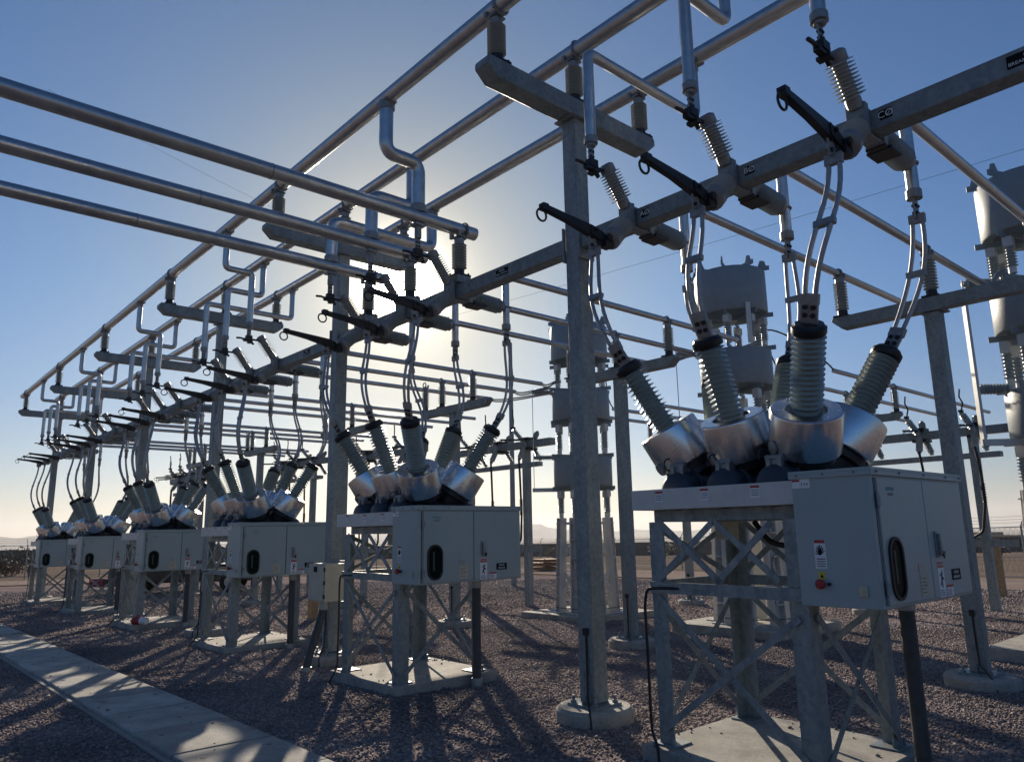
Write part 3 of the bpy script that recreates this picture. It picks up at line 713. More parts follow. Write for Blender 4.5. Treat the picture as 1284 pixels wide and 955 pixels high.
    def fb(x0_, z0_, x1_, z1_, w): fg.bar((sx+x0_, f-.0026, sz+z0_), (sx+x1_, f-.0026, sz+z1_), .001, w, up=Vector((-(z1_-z0_), 0, x1_-x0_)).normalized())
    fb(.062, .135, .050, .105, .022); fb(.050, .108, .030, .075, .011); fb(.052, .105, .058, .062, .011); fb(.060, .133, .025, .150, .008); fb(.062, .133, .092, .112, .008); fb(.066, .14, .070, .178, .005)
    fg.lathe([(.011, 0), (.011, .001)], (sx+.060, f-.003, sz+.153), (0, 1, 0), 12); fg.build('warning_figure', 'blacksign', D1)
    for q, (w_) in enumerate((.08, .075, .06)): MB().box((sx+.012, f-.003, sz+.012+.014*q), (sx+.012+w_, f-.0021, sz+.018+.014*q)).build('print_line', 'greyletter', D1)
    ss_ = MB().box((5.685, f-.002, 1.168), (5.80, f-.0006, 1.245)).build('warning_sticker', 'white', D1)
    MB().box((5.686, f-.003, 1.226), (5.799, f-.0021, 1.244)).build('sticker_band', 'red', D1)
    for q in range(3): MB().box((5.695, f-.003, 1.178+.014*q), (5.76, f-.0021, 1.184+.014*q)).build('print_line', 'greyletter', D1)
    MB().box((5.80, f-.003, 1.268), (5.96, f-.0006, 1.342)).build('name_plate', 'blacksign', D1)
    return t, D1, f, cab, cx0
BRK, D1_, FY_, CAB_, CX0_ = make_breaker()
# stickers and push button on the cabinet's left side
def side_details():
    x = CX0_; c = CAB_
    s = MB().box((x-.002, 2.35, 1.385), (x-.0005, 2.425, 1.565)).build('warning_sticker', 'white', c)
    MB().box((x-.003, 2.352, 1.542), (x-.0021, 2.423, 1.563)).build('sticker_band', 'red', c)
    m = MB()
    for i in range(8):
        a = R_(8+i*21); m.bar((x-.0026, 2.388, 1.47), (x-.0026, 2.388+.033*math.cos(a), 1.47+.06*math.sin(a)), .001, .006, up=(0, -math.sin(a), math.cos(a)))
    m.build('burst_mark', 'blacksign', c)
    for q in range(4): MB().box((x-.003, 2.358, 1.395+.015*q), (x-.0021, 2.415, 1.402+.015*q)).build('print_line', 'greyletter', c)
    MB().box((x-.002, 2.368, 1.318), (x-.0005, 2.412, 1.365)).build('caution_sticker', 'yellow', c)
    MB().prism([(2.39-.012, 1.328), (2.39+.012, 1.328), (2.39, 1.352)], (x-.0028, 0, 0), (0, 1, 0), (0, 0, 1), .0006).build('caution_mark', 'blacksign', c)
    MB().lathe([(.015, 0), (.015, .02), (.030, .024), (.032, .04), (.024, .048), (.004, .05)], (x-.0005, 2.39, 1.29), (-1, 0, 0), 18).build('trip_button', 'redpaint', c)
    MB().lathe([(.011, 0), (.011, .015), (.008, .018)], (x-.0005, 2.345, 1.29), (-1, 0, 0), 10).build('small_button', 'black', c)
    MB().prism([(2.105, 1.22), (2.165, 1.22), (2.165, 1.275), (2.155, 1.292), (2.115, 1.292), (2.105, 1.275)], (x-.0005, 0, 0), (0, -1, 0), (0, 0, 1), .01) if False else None
    MB().box((x-.012, 2.108, 1.22), (x-.0005, 2.165, 1.288)).build('vent_cover', 'cream', c, .006)
    MB().box((x-.002, 2.485, 1.895), (x-.0005, 2.54, 1.955)).build('warning_sticker', 'white', c)
    MB().box((x-.003, 2.487, 1.938), (x-.0021, 2.538, 1.952)).build('sticker_band', 'red', c)
    MB().box((x-.002, 2.415, 1.895), (x-.0005, 2.482, 1.957)).build('instruction_sticker', 'white', c)
    m = MB()
    for q in range(3): m.box((x-.003, 2.43+.018*q, 1.91), (x-.0021, 2.437+.018*q, 1.93))
    m.build('instruction_marks', 'greyletter', c)
side_details()
text_mesh('FEEDER', .026, (5.88, FY_-.0034, 1.32), (1, 0, 0), (0, 0, 1), 'white', 'lettering', D1_)
text_mesh('BREAKER', .026, (5.88, FY_-.0034, 1.288), (1, 0, 0), (0, 0, 1), 'white', 'lettering', D1_)
# the cabinet is a little smaller than drawn and hangs in front of the stand: size .957, lower left front corner moved
_old = Vector((4.7, 2.03, 1.15)); _new = Vector((4.5, 1.943, 1.172)); _rt = Vector((5.2, 3.05, 0))
_T = Matrix.Translation(_new-_rt) @ Matrix.Scale(.957, 4) @ Matrix.Translation(_rt-_old)
for _o in BRK.children:
    if _o.name.split('.')[0] in ('cabinet', 'door'):
        for _c in (_o, *_o.children): _c.data.transform(_T)
# conduit and ground cable
MB().tube((5.495, 2.22, .05), (5.495, 2.22, 1.08), .05, seg=18).build('conduit', 'conduit', BRK)
MB().lathe([(.058, 0), (.058, .0905)], (5.495, 2.22, 1.0805), (0, 0, 1), 18).build('conduit_collar', 'greyplate', BRK); MB().lathe([(.062, 0), (.062, .09)], (5.495, 2.22, .02), (0, 0, 1), 18).build('conduit_collar', 'greyplate', BRK)
MB().pipe([(4.60, 3.30, 1.22), (4.565, 3.50, 1.225), (4.57, 3.70, 1.215), (4.58, 3.735, 1.10), (4.585, 3.735, .7), (4.58, 3.73, .35), (4.575, 3.72, .2), (4.50, 3.62, .15), (4.36, 3.5, .06), (4.34, 3.48, -.06)], .011, 8, .05).cbox((4.60, 3.27, 1.22), (.02, .08, .03)).build('ground_cable', 'rubber', BRK)
hose = MB().pipe([(5.3, 3.2, 1.69), (5.25, 3.05, 1.52), (5.3, 2.75, 1.50), (5.45, 2.58, 1.6)], .022, 10, .1).build('control_hose', 'rubber', BRK)
MB().box((5.02, 3.23, 1.56), (5.12, 3.37, 1.699)).build('junction_block', 'box', BRK, .004)
BRKS = []
for k in range(6):
    o = place(BRK, USED, (5.2, BY[k], BD[k]), f'{ORD[k]} grey circuit breaker with six fanned bushings and two-door cabinet', 'circuit breakers under the beam')
    BRKS.append(o)
    pz = BD[k]+.13
    pad = MB().box((4.50, BY[k]-.72, pz-.30), (5.88, BY[k]+.72, pz)).build('concrete_pad', 'conc', None, .012, loc=(5.2, BY[k], pz))
    tag(pad, f'square concrete pad under the {ORD[k]} circuit breaker', 'concrete pad', 'concrete pads under the breakers')

# ------------------------------------------------------------------ flexible twin conductors
def curve_pts(p0, p1, t0, t1, n=12):
    p0, p1, t0, t1 = map(Vector, (p0, p1, t0, t1)); out = []
    for i in range(n+1):
        t = i/n; a = (1-t)**3; b = 3*t*(1-t)**2; c = 3*t*t*(1-t); d = t**3
        out.append(p0*a+(p0+t0)*b+(p1+t1)*c+p1*d)
    return out
def twin(name, label, p0, p1, t0, t1, group, off=(0, 1, 0), r=.0165, gap=.034):
    t = thing(name, label, 'conductor pair', p0, group); off = Vector(off)
    pts = curve_pts(p0, p1, t0, t1)
    n = len(pts)
    for s in (-1, 1):
        q = [p+off*s*gap*(1+.45*math.sin(PI*i/(n-1))) for i, p in enumerate(pts)]
        MB().pipe(q, r, 10).build('conductor', 'cond', t)
    mid = pts[n//2]; dd = (pts[n//2+1]-pts[n//2-1]).normalized()
    MB().bar(mid-off*.07, mid+off*.07, .04, .045, up=dd).build('spacer', 'alu_cast', t)
    for e, nx in ((pts[0], pts[1]), (pts[-1], pts[-2])):
        d2 = (nx-e).normalized(); MB().bar(e-d2*.02, e+d2*.05, .115, .04, up=d2.cross(off)).build('end_clamp', 'alu_cast', t)
    return t
PX = 5.93
PZ = 4.83
for k in range(6):
    dy = BY[k]-3.05
    for q in range(3):
        y = SA[k]-1.06*q; j = 2-q
        for s in (-1, 1):
            top, d = TOPS[(s, j)]; top = top+Vector((0, dy, BD[k])); e = top+d*.125
            if s < 0:
                p0 = Vector((X0-.595, y, 4.445-.43))
                lab = f'twin conductors from the {PH[q]} switch of the {ORD[k]} span to the left bushings'
            else:
                p0 = Vector((PX, y, 3.97))
                lab = f'twin conductors from the {PH[q]} drop tube of the {ORD[k]} span to the right bushings'
            hh = (p0-e).length
            twin('twin_conductor', lab, p0, e, (0, 0, -.38*hh), d*.42*hh+Vector((0, 0, .05)), 'twin conductors hanging to the bushings', off=(0, 1, 0))
# drop tubes on the far side, with the tube running away to the right
REND = [9.9, 10.9, 11.2]
for k in range(6):
    for q in range(3):
        y = SA[k]-1.06*q
        t = thing('outgoing_tube', f'{PH[q]} outgoing aluminium tube bending down behind the {ORD[k]} beam span', 'tube', (PX, y, PZ), 'outgoing tubes behind the beam')
        xe = 13.2 if k > 2 else (11.5, 11.35, 11.2)[q]
        MB().pipe([(xe, y, PZ), (PX, y, PZ), (PX, y, 4.16)], .046, 16, .05).build('tube', 'alu', t)
        MB().lathe([(.058, 0), (.058, .07)], (PX, y, 4.12), (0, 0, 1), 16).box((PX-.04, y-.007, 3.95), (PX+.04, y+.007, 4.125)).build('terminal_clamp', 'alu_cast', t)
        MB().torus((PX, y, 4.41), (0, 0, 1), .055, .01, 16, 6).cbox((PX-.06, y, 4.41), (.07, .05, .05)).build('support_ring', 'alu_cast', t)
        for a in (-.02, .02):
            for z in (4.0, 4.06): MB().tube((PX+a, y-.02, z), (PX+a, y+.02, z), .013, seg=6).build('bolt', 'black', t)

# ------------------------------------------------------------------ low T supports on the right
RX = 9.26
RY = [3.05, 7.84, 12.35, 17.0, 22.2, 27.6]
for k, y in enumerate(RY):
    zb = gz(RX, y)+.13
    t = make_support(4.25-zb, 'y', 1.17, .16, 'low_bus_support', .17); t.location = (RX, y, zb)
    t['label'] = f'{ORD[k]} low T support behind the breakers, cross-arm carrying outgoing tubes'; t['group'] = 'low T supports behind the breakers'
    t['category'] = 'bus support'
    footing(RX, y, zb-.0005, f'round concrete footing of the {ORD[k]} low T support', .36)
    for q in range(3):
        yy = SA[k]-1.06*q
        if abs(yy-y) > 1.3: yy = y+1.06*(1-q)
        place(POST2, USED, (RX, yy, 4.25), f'small post insulator on the {ORD[k]} low cross-arm, {PH[q]} of three', 'small post insulators on the low cross-arms')

FAR_T = []
for k, (fx, fy, nm) in enumerate(((17.0, 7.65, 'behind the nearest breaker'), (17.0, 12.3, 'behind the left hand reactor stack'))):
    zb = gz(fx, fy)+.13
    t = make_support(4.05-zb, 'y', 1.17, .16, 'low_bus_support', .17); t.location = (fx, fy, zb); t['label'] = f'distant low T support {nm} carrying far tubes'; t['category'] = 'bus support'; t['group'] = 'far T supports'
    footing(fx, fy, zb-.0005, f'round concrete footing of the distant T support {nm}', .34)
    for q in range(3):
        yy = fy+1.06*(1-q)
        place(POST2, USED, (fx, yy, 4.05), f'{PH[q]} post insulator on the distant T support {nm}', 'post insulators on the far T supports')
        o = MB().lathe([(.044, 0), (.046, .003), (.046, 8.997), (.044, 9)], (14.2, yy, 4.63), (1, 0, 0), 14).build('bus_tube', 'alu', None, loc=(17, yy, 4.63)); tag(o, f'{PH[q]} far aluminium tube on the distant T support {nm}', 'bus tube', 'far tubes beyond the reactors')
    FAR_T.append(fy)

# ------------------------------------------------------------------ stacked reactors
def make_reactor():
    """origin at pad top"""
    t = thing('reactor_stack', '', 'reactor stack')
    Rr = .665
    lv = [(2.72, 3.36), (4.22, 4.90), (5.63, 6.46)]
    for i, (a, b) in enumerate(lv):
        hh = b-a
        MB().lathe([(Rr-.15, .02), (Rr-.012, .0), (Rr, .02), (Rr, hh-.02), (Rr-.012, hh), (Rr-.15, hh-.02)], (0, 0, a), (0, 0, 1), 48, cap=False).lathe([(Rr-.15, hh-.02), (Rr-.16, hh-.05), (Rr-.16, .05), (Rr-.15, .02)], (0, 0, a), (0, 0, 1), 48, cap=False).build('coil', 'reactor', t)
        for nm, z in (('lower_spider', a-.09), ('upper_spider', b+.005)):
            sp = MB()
            for k in range(8):
                an = PI/8+k*PI/4; c = Vector((math.cos(an), math.sin(an), 0))
                sp.bar(c*.05+Vector((0, 0, z+.04)), c*(Rr+.09)+Vector((0, 0, z+.04)), .022, .085)
            sp.lathe([(.09, 0), (.09, .09)], (0, 0, z-.002), (0, 0, 1), 16); sp.build(nm, 'reactor', t)
            if nm == 'upper_spider' and i == 2:
                for k in range(8):
                    an = PI/8+k*PI/4; c = Vector((math.cos(an), math.sin(an), 0)); MB().prism([(0, 0), (.16, 0), (.13, .10), (.05, .12)], c*(Rr-.12)+Vector((0, 0, z+.083)), c, (0, 0, 1), .012).build('lifting_lug', 'reactor', t)
        # insulators under the coil
        zlo = (2.03, lv[0][1]+.10, lv[1][1]+.10)[i]; zhi = a-.09
        for k in range(8):
            an = PI/8+k*PI/4; p = Vector((math.cos(an)*.56, math.sin(an)*.56, 0)); L_ = zhi-zlo
            ins = MB().lathe(shed_profile(.05, .078, L_*.16, L_*.72, 7), p+Vector((0, 0, zlo)), (0, 0, 1), 16).build('insulator', 'porc', t)
            MB().lathe([(.052, 0), (.052, L_*.16)], p+Vector((0, 0, zlo)), (0, 0, 1), 12).build('insulator_fitting', 'steelwhite', ins); MB().lathe([(.05, L_*.72), (.05, L_)], p+Vector((0, 0, zlo)), (0, 0, 1), 12).cbox(p+Vector((0, 0, zlo+L_*.86)), (.12, .12, L_*.24)).build('insulator_fitting', 'steelwhite', ins)
    # white pedestals: eight hollow legs, splayed slightly, K bracing between pairs
    for k in range(8):
        an = PI/8+k*PI/4; c = Vector((math.cos(an), math.sin(an), 0)); s = Vector((-c.y, c.x, 0))
        p0 = c*.64; p1 = c*.56
        lg = MB().bar(p0+s*.11, p1+s*.10+Vector((0, 0, 2.02)), .022, .15, up=c).bar(p0-s*.11, p1-s*.10+Vector((0, 0, 2.02)), .022, .15, up=c).bar(p0-c*.05, p1-c*.05+Vector((0, 0, 2.02)), .199, .018, up=c)
        lg.box((p0.x-.16, p0.y-.16, 0), (p0.x+.16, p0.y+.16, .02))
        for z in (.35, .75, 1.15, 1.55, 1.9): lg.cbox(p0+(p1-p0)*z/2.02+Vector((0, 0, z))+c*.03, (.14, .14, .018))
        lg.build('leg', 'white_fibre', t)
        if k % 2 == 1:
            an2 = an+PI/4; c2 = Vector((math.cos(an2), math.sin(an2), 0)); q0 = c2*.64; q1 = c2*.56
            def at(p, q, z): return p+(q-p)*z/2.02+Vector((0, 0, z))
            br = MB()
            for z0, z1 in ((.35, 1.0), (1.0, 1.65)):
                br.bar(at(p0, p1, z0), (at(p0, p1, (z0+z1)/2)+at(q0, q1, (z0+z1)/2))/2, .03, .05); br.bar((at(p0, p1, (z0+z1)/2)+at(q0, q1, (z0+z1)/2))/2, at(p0, p1, z1), .03, .05)
                br.bar(at(q0, q1, z0), (at(p0, p1, (z0+z1)/2)+at(q0, q1, (z0+z1)/2))/2, .03, .05); br.bar((at(p0, p1, (z0+z1)/2)+at(q0, q1, (z0+z1)/2))/2, at(q0, q1, z1), .03, .05)
            br.bar(at(p0, p1, 1.9), at(q0, q1, 1.9), .03, .05); br.build('bracing', 'white_fibre', t)
    MB().lathe([(.70, 0), (.72, .0), (.72, .012), (.70, .012)], (0, 0, .10), (0, 0, 1), 40, cap=False).build('ground_ring', 'rubber', t)
    # side arms towards the breakers with a drop bar
    d = Vector((-.72, .69, 0))
    for z in (3.40, 4.93):
        MB().lathe([(.04, 0)]+shed_profile(.04, .075, .06, .44, 9)+[(.04, .48)], d*(Rr-.02)+Vector((0, 0, z)), d, 16).build('side_insulator', 'porc', t)
    MB().bar(d*(Rr-.05)+Vector((0, 0, 2.66)), d*(Rr+.50)+Vector((0, 0, 2.66)), .06, .09).build('terminal_bar', 'steelwhite', t)
    MB().tube(d*(Rr+.46)+Vector((0, 0, 2.66)), d*(Rr+.46)+Vector((0, 0, 5.0)), .008, seg=8).build('drop_wire', 'alu', t)
    e = Vector((-.55, -.83, 0))
    MB().bar(e*(Rr+.03)+Vector((0, 0, 5.72)), e*(Rr+.03)+Vector((0, 0, 4.95)), .09, .02, up=e).build('drop_bar', 'steelwhite', t)
    return t
REA = make_reactor()
for k, (x, y) in enumerate(((12.4, 2.62), (12.4, 7.62), (12.55, 11.85))):
    z = (.07, .0, -.10)[k]
    o = place(REA, USED, (x, y, z), f'{("right hand", "middle", "left hand")[k]} stack of three grey reactor coils on white legs', 'reactor stacks')
    p = MB().box((x-1.05, y-1.05, z-.45), (x+1.05, y+1.05, z-.0005)).build('concrete_pad', 'conc', None, .012, loc=(x, y, z)); tag(p, f'square concrete pad under the {("right hand", "middle", "left hand")[k]} reactor stack', 'concrete pad', 'concrete pads under the reactors')
    # flexible leads from the outgoing tubes to the coils
    for q in range(3):
        yy = SA[k]-1.06*q; xe = (11.5, 11.35, 11.2)[q]; zt = (4.97, 5.03, 5.09)[q]
        a = Vector((xe+.02, yy, PZ)); tgt = Vector((x, y, z+zt)); dd = (a-tgt); dd.z = 0; dd.normalize(); b = tgt+dd*.70
        c = MB().pipe(curve_pts(a, b, (.25, 0, -.05), dd*.3+Vector((0, 0, -.02)), 12), .018, 8).pipe(curve_pts(a+Vector((0, 0, -.04)), b+Vector((0, 0, -.04)), (.25, 0, -.08), dd*.3, 12), .018, 8)
        c.cbox(b, (.08, .08, .1)).build('x', 'rubber') if False else None
        o2 = c.build('jumper_cable', 'alu_cast', None, loc=tuple(a)); tag(o2, f'sagging jumper from the {PH[q]} outgoing tube to the {("right hand", "middle", "left hand")[k]} reactor stack', 'jumper', 'jumpers to the reactors')

# ------------------------------------------------------------------ cable riser structures in the back
def make_riser(zb):
    t = thing('cable_riser_frame', '', 'riser frame')
    for s in (-1, 1): MB().box((-.09, s*1.25-.09, -.15), (.09, s*1.25+.09, zb-.09)).build('column', 'galv', t, .008)
    MB().box((-.11, -2.3, zb-.088), (.11, 2.3, zb+.10)).build('upper_beam', 'galv_beam', t, .01)
    MB().box((-.10, -1.8, zb-.62), (.10, 1.8, zb-.50)).build('cross_rail', 'galv', t, .006); MB().box((-.11, -1.9, 1.42), (-.091, 1.9, 1.58)).build('cross_rail', 'galv', t, .004)
    for j in range(3):
        y = -1.35+1.2*j
        MB().box((-.19, y-.16, zb-.15), (.19, y+.16, zb-.0885)).box((-.16, y-.13, zb+.1005), (.16, y+.13, zb+.19)).build('switch_base', 'black', t)
        for s in (-1, 1):
            p0 = Vector((.12*s, y, zb)); p1 = Vector((s*.46, y+.12, zb+.40)); d = p1-p0
            MB().lathe([(.05, 0)]+shed_profile(.045, .08, .06, d.length-.05, 8)+[(.05, d.length)], p0, d, 14).build('insulator', 'porc', t)
            p1 = Vector((s*.40, y-.05, zb-.42)); d = p1-p0
            MB().lathe([(.05, 0)]+shed_profile(.045, .08, .06, d.length-.05, 8)+[(.05, d.length)], p0, d, 14).build('insulator', 'porc', t)
        MB().pipe([(-.46, y+.12, zb+.42), (-.5, y+.05, zb+.62), (-.46, y+.12, zb+.78), (-.5, y+.08, zb+.95)], .018, 8).cbox((-.46, y+.12, zb+.44), (.12, .08, .06)).build('contact_hook', 'black', t)
        MB().pipe([(-.42, y-.05, zb-.40), (-.44, y-.1, zb-.8), (-.40, y-.1, 2.4), (-.30, y+.05, 1.75), (-.16, y+.45, 1.55)], .03, 10, .1).lathe([(.05, 0)]+shed_profile(.035, .06, .03, .42, 7), (-.41, y-.1, 2.4), (0, 0, 1), 12).build('power_cable', 'rubber', t)
        MB().bar((-.15, y, zb+.12), (-1.0, y+.02, zb+.06), .05, .05).torus((-1.03, y, zb+.0), (0, 1, 0), .05, .008, 14, 6).build('blade', 'black', t)
    return t
for k, (x, y, zb, lb) in enumerate(((19.5, 7.2, 3.75, 'right of the near column'), (19.5, 2.4, 3.75, 'right hand'), (14.0, 16.6, 4.0, 'middle'), (12.4, 26.2, 4.2, 'left of middle'), (11.2, 34.5, 4.1, 'left hand'), (13.2, 21.4, 4.2, 'second from the middle'), (10.0, 30.6, 3.9, 'second from the left'))):
    g = gz(x, y); t = make_riser(zb-g); t.location = (x, y, g+.0)
    t['label'] = f'{lb} of the dark cable riser frames standing far behind the breakers'; t['group'] = 'cable riser frames'
# sagging links from the reactors to the far tubes
for k, (fy, (x, y)) in enumerate(zip(FAR_T, ((12.4, 7.62), (12.55, 11.85)))):
    for q in range(3):
        a = Vector((x+.62, y+.35*(1-q), (5.6, 5.5, 5.4)[q])); b = Vector((14.25, fy+1.06*(1-q), 4.63))
        c = MB().pipe(curve_pts(a, b, (.5, 0, .15), (-.45, 0, .25), 10), .016, 8); o = c.build('jumper_cable', 'rubber', None, loc=tuple(a)); tag(o, f'{PH[q]} dark link from the {("middle", "left hand")[k]} reactor stack to its far tube', 'jumper', 'links behind the reactors')
rz = REA.location
b1 = Vector((-.72, .69, 0))*1.13
mb = MB(); mb.bar(rz+b1+Vector((0, 0, 2.62)), rz+b1+Vector((0, 0, 4.6)), .09, .04, up=(-.72, .69, 0)); mb.build('drop_channel', 'steelwhite', REA)
mast = thing('steel_mast', 'slender tall steel mast standing far behind the second breaker', 'mast', (20.7, 23.6, gz(20.7, 23.6)))
MB().lathe([(.12, 0), (.085, 10.2), (.03, 10.22)], (20.7, 23.6, gz(20.7, 23.6)), (0, 0, 1), 12).build('shaft', 'galv', mast)
MB().bar((20.7, 23.6, 4.3), (21.3, 23.2, 4.35), .05, .05).lathe([(.05, 0), (.22, .05), (.22, .10), (.05, .14)], (21.35, 23.15, 4.28), (0, 0, 1), 14).build('lamp_bracket', 'black', mast)

# ------------------------------------------------------------------ junction box on the second column
jb = thing('junction_box', 'beige junction box with dark label fixed to the second tall column', 'junction box', (4.9, 9.37, 1.03))
MB().box((4.755, 9.15, .79), (5.085, 9.60, 1.27)).build('box', 'box', jb, .006)
MB().box((4.742, 9.17, .81), (4.7545, 9.58, 1.25)).build('door', 'box', jb, .004)
MB().box((4.7395, 9.34, 1.165), (4.7415, 9.44, 1.235)).build('label_plate', 'blacksign', jb)
m = MB()
for z in (.86, 1.03, 1.2): m.cbox((4.748, 9.155, z), (.02, .02, .05))
m.build('latch', 'black', jb)
MB().box((5.086, 9.25, .76), (5.11, 9.66, .775)).box((5.086, 9.25, 1.28), (5.11, 9.66, 1.30)).box((5.06, 9.6005, .80), (5.10, 9.648, 1.26)).build('mounting_strap', 'galv', jb)
MB().pipe([(4.86, 9.36, .785), (4.85, 9.36, .66), (4.62, 9.30, .03), (4.60, 9.30, -.25)], .05, 14, .08).build('conduit', 'conduit', jb)
MB().lathe([(.06, 0), (.06, .1)], (4.86, 9.36, .68), (0, 0, 1), 14).build('conduit_collar', 'greyplate', jb); MB().lathe([(.066, 0), (.066, .09)], (4.613, 9.30, -.09), (.03, 0, 1), 14).build('conduit_collar', 'greyplate', jb)

# ------------------------------------------------------------------ cable trench slabs
tx0, tx1 = 1.99, 2.76
y = 2.4; i = 0
proto = None
while y < 44:
    L_ = .93; z = gz(2.4, y+L_/2)+.05
    if proto is None:
        m = MB().box((tx0, -L_/2+.009, -.10), (tx1, L_/2-.009, 0))
        proto = m.build('trench_slab', 'conc_slab', None, .008)
        hl = MB()
        for a, b in ((.14, .22), (.63, .22)):
            hl.lathe([(.022, 0), (.022, .0015)], (tx0+a, b, .0005), (0, 0, 1), 12)
        hl.build('lifting_hole', 'black', proto)
        tag(proto, 'flat concrete cover slab with two lifting holes in the trench row', 'cover slab', 'cover slabs along the cable trench'); o = proto
    else: o = copy_tree(proto)
    o.location = (random.uniform(-.004, .004), y+L_/2, z+random.uniform(-.004, .004)); o.rotation_euler = (R_(-.83)+random.uniform(-.003, .003), R_(-.0)+random.uniform(-.003, .003), random.uniform(-.003, .003))
    y += L_; i += 1
tw = MB()
for a, b in ((1.93, 1.985), (2.765, 2.80)):
    vs = []; 
    for yy in (2.4, 20, 44):
        z = gz(2.4, yy)-.05; vs += [(a, yy, z-.25), (b, yy, z-.25), (b, yy, z+.075), (a, yy, z+.075)]
    fs = [(0, 1, 2, 3), (11, 10, 9, 8)]
    for s in (0, 4):
        for e in range(4): fs.append((s+e, s+4+e, s+4+(e+1) % 4, s+(e+1) % 4))
    tw.add(vs, fs)
tw = tw.build('trench_wall', 'conc_dark', None, loc=(2.4, 2.4, 0)); tag(tw, 'low concrete trench edging on both sides of the cover slabs', 'trench edging')

# ------------------------------------------------------------------ small things on the ground
cz = BD[3]+.13
cn = thing('canister', 'red and white canister lying on the pad of the fourth breaker', 'canister', (4.62, 16.72, cz+.075))
MB().lathe([(.02, -.11), (.072, -.11), (.075, -.10), (.075, .05), (.072, .06), (.02, .06)], (4.62, 16.72, cz+.0755), (.55, -.83, 0), 20).build('body', 'redpaint', cn)
MB().lathe([(.068, .0605), (.068, .20), (.06, .21), (.02, .21)], (4.62, 16.72, cz+.0755), (.55, -.83, 0), 20).lathe([(.03, -.1105), (.03, -.17)], (4.62, 16.72, cz+.0755), (.55, -.83, 0), 14).build('white_end', 'white', cn)
MB().torus((4.62, 16.72, cz+.15), (.83, .55, 0), .04, .009, 16, 6).build('handle', 'redpaint', cn)
def post(x, y, h, lab):
    g = gz(x, y); o = MB().box((x-.09, y-.09, g-.2), (x+.09, y+.09, g+h-.015)).prism([(-.09, -.09), (.09, -.09), (.09, .09), (-.09, .09)], (x, y, g+h-.0149), (.9, 0, 0), (0, .9, 0), .015).build('timber_post', 'wood', None, .01, loc=(x, y, g)); tag(o, lab, 'timber post', 'timber marker posts')
post(24.7, 7.32, 1.6, 'tan timber post on the gravel at the right edge')
post(10.4, 16.2, 1.0, 'tan timber post seen under the second breaker')
post(8.2, 16.3, .9, 'tan timber post seen left of the junction box')
cr = thing('timber_crate', 'low orange timber crate beside the dirt road in the distance', 'crate', (38.3, 40.0, gz(38.3, 40)))
g = gz(38.3, 40)
for z in (0, .28, .56): MB().box((37.3, 39.2, g+z), (39.3, 40.8, g+z+.2)).build('slat_layer', 'crate', cr, .02)
MB().box((37.25, 39.15, g), (37.35, 39.25, g+.8)).box((39.25, 39.15, g), (39.35, 39.25, g+.8)).box((37.25, 40.75, g), (37.35, 40.85, g+.8)).build('corner_post', 'crate', cr)
g = gz(9.8, 40.5)
rb = thing('road_barrier', 'low red plastic barrier on the gravel far left', 'barrier', (9.8, 40.5, g))
MB().prism([(-.28, 0), (.28, 0), (.24, .1), (.1, .18), (.07, .36), (-.07, .36), (-.1, .18), (-.24, .1)], (9.0, 40.9, g), (.45, .9, 0), (0, 0, 1), 1.5).build('shell', 'redpaint', rb, .02)

# ------------------------------------------------------------------ vehicles
def make_pickup(paint):
    t = thing('pickup_truck', '', 'pickup truck')
    # local: length along x (front +x), origin on ground centre
    prof = [(-2.7, .55), (-2.7, 1.05), (-.95, 1.08), (-.80, 1.10), (1.15, 1.12), (2.35, 1.02), (2.62, .85), (2.65, .5), (2.2, .42), (-2.5, .42)]
    MB().prism(prof, (0, .92, 0), (1, 0, 0), (0, 0, 1), 1.84).build('body', paint, t, .05)
    cab = [(-.85, 1.085), (-.72, 1.62), (-.55, 1.74), (.45, 1.74), (1.15, 1.10)]
    cb = MB().prism(cab, (0, .80, 0), (1, 0, 0), (0, 0, 1), 1.6).build('cab', paint, t, .05)
    for s in (-1, 1):
        MB().prism([(-.62, 1.18), (-.56, 1.60), (.38, 1.62), (.86, 1.18)], (0, s*.803+(.004 if s > 0 else 0), 0), (1, 0, 0), (0, 0, 1), .008).build('side_window', 'glass', cb)
    MB().bar((.58, 0, 1.665), (1.08, 0, 1.19), 1.35, .012, up=(.7, 0, .7)).build('windscreen', 'glass', cb)
    for x in (-1.75, 1.65):
        for s in (-1, 1):
            w = MB().lathe([(.2, -.13), (.37, -.12), (.40, -.08), (.40, .08), (.37, .12), (.2, .13)], (x, s*.82, .40), (0, 1, 0), 24).build('wheel', 'tyre', t)
            MB().lathe([(.02, 0), (.21, 0), (.235, .02), (.235, .03)], (x, s*.955, .40), (0, -s, 0), 18).build('rim', 'rim', w)
    for s in (-1, 1):
        MB().box((2.60, s*.72-.16, .78), (2.66, s*.72+.16, .92)).build('headlight', 'lampglass', t)
        MB().box((-2.72, s*.82-.08, .72), (-2.69, s*.82+.08, 1.0)).build('taillight', 'taillight', t)
    MB().box((2.60, -.9, .42), (2.78, .9, .62)).build('bumper', 'black', t, .03); MB().box((-2.82, -.9, .45), (-2.68, .9, .62)).build('bumper', 'black', t, .03)
    return t
a = make_pickup('carpaint2'); a.location = (96.5, 30.2, gz(96.5, 30.2)); a.rotation_euler.z = R_(-72); a['label'] = 'dark pickup truck parked far off beyond the right edge'; a['group'] = 'parked pickup trucks'
b = make_pickup('carpaint'); b.location = (10.3, 31.2, gz(10.3, 31.2)); b.rotation_euler.z = R_(150); b['label'] = 'dark pickup truck parked behind the fourth breaker'; b['group'] = 'parked pickup trucks'

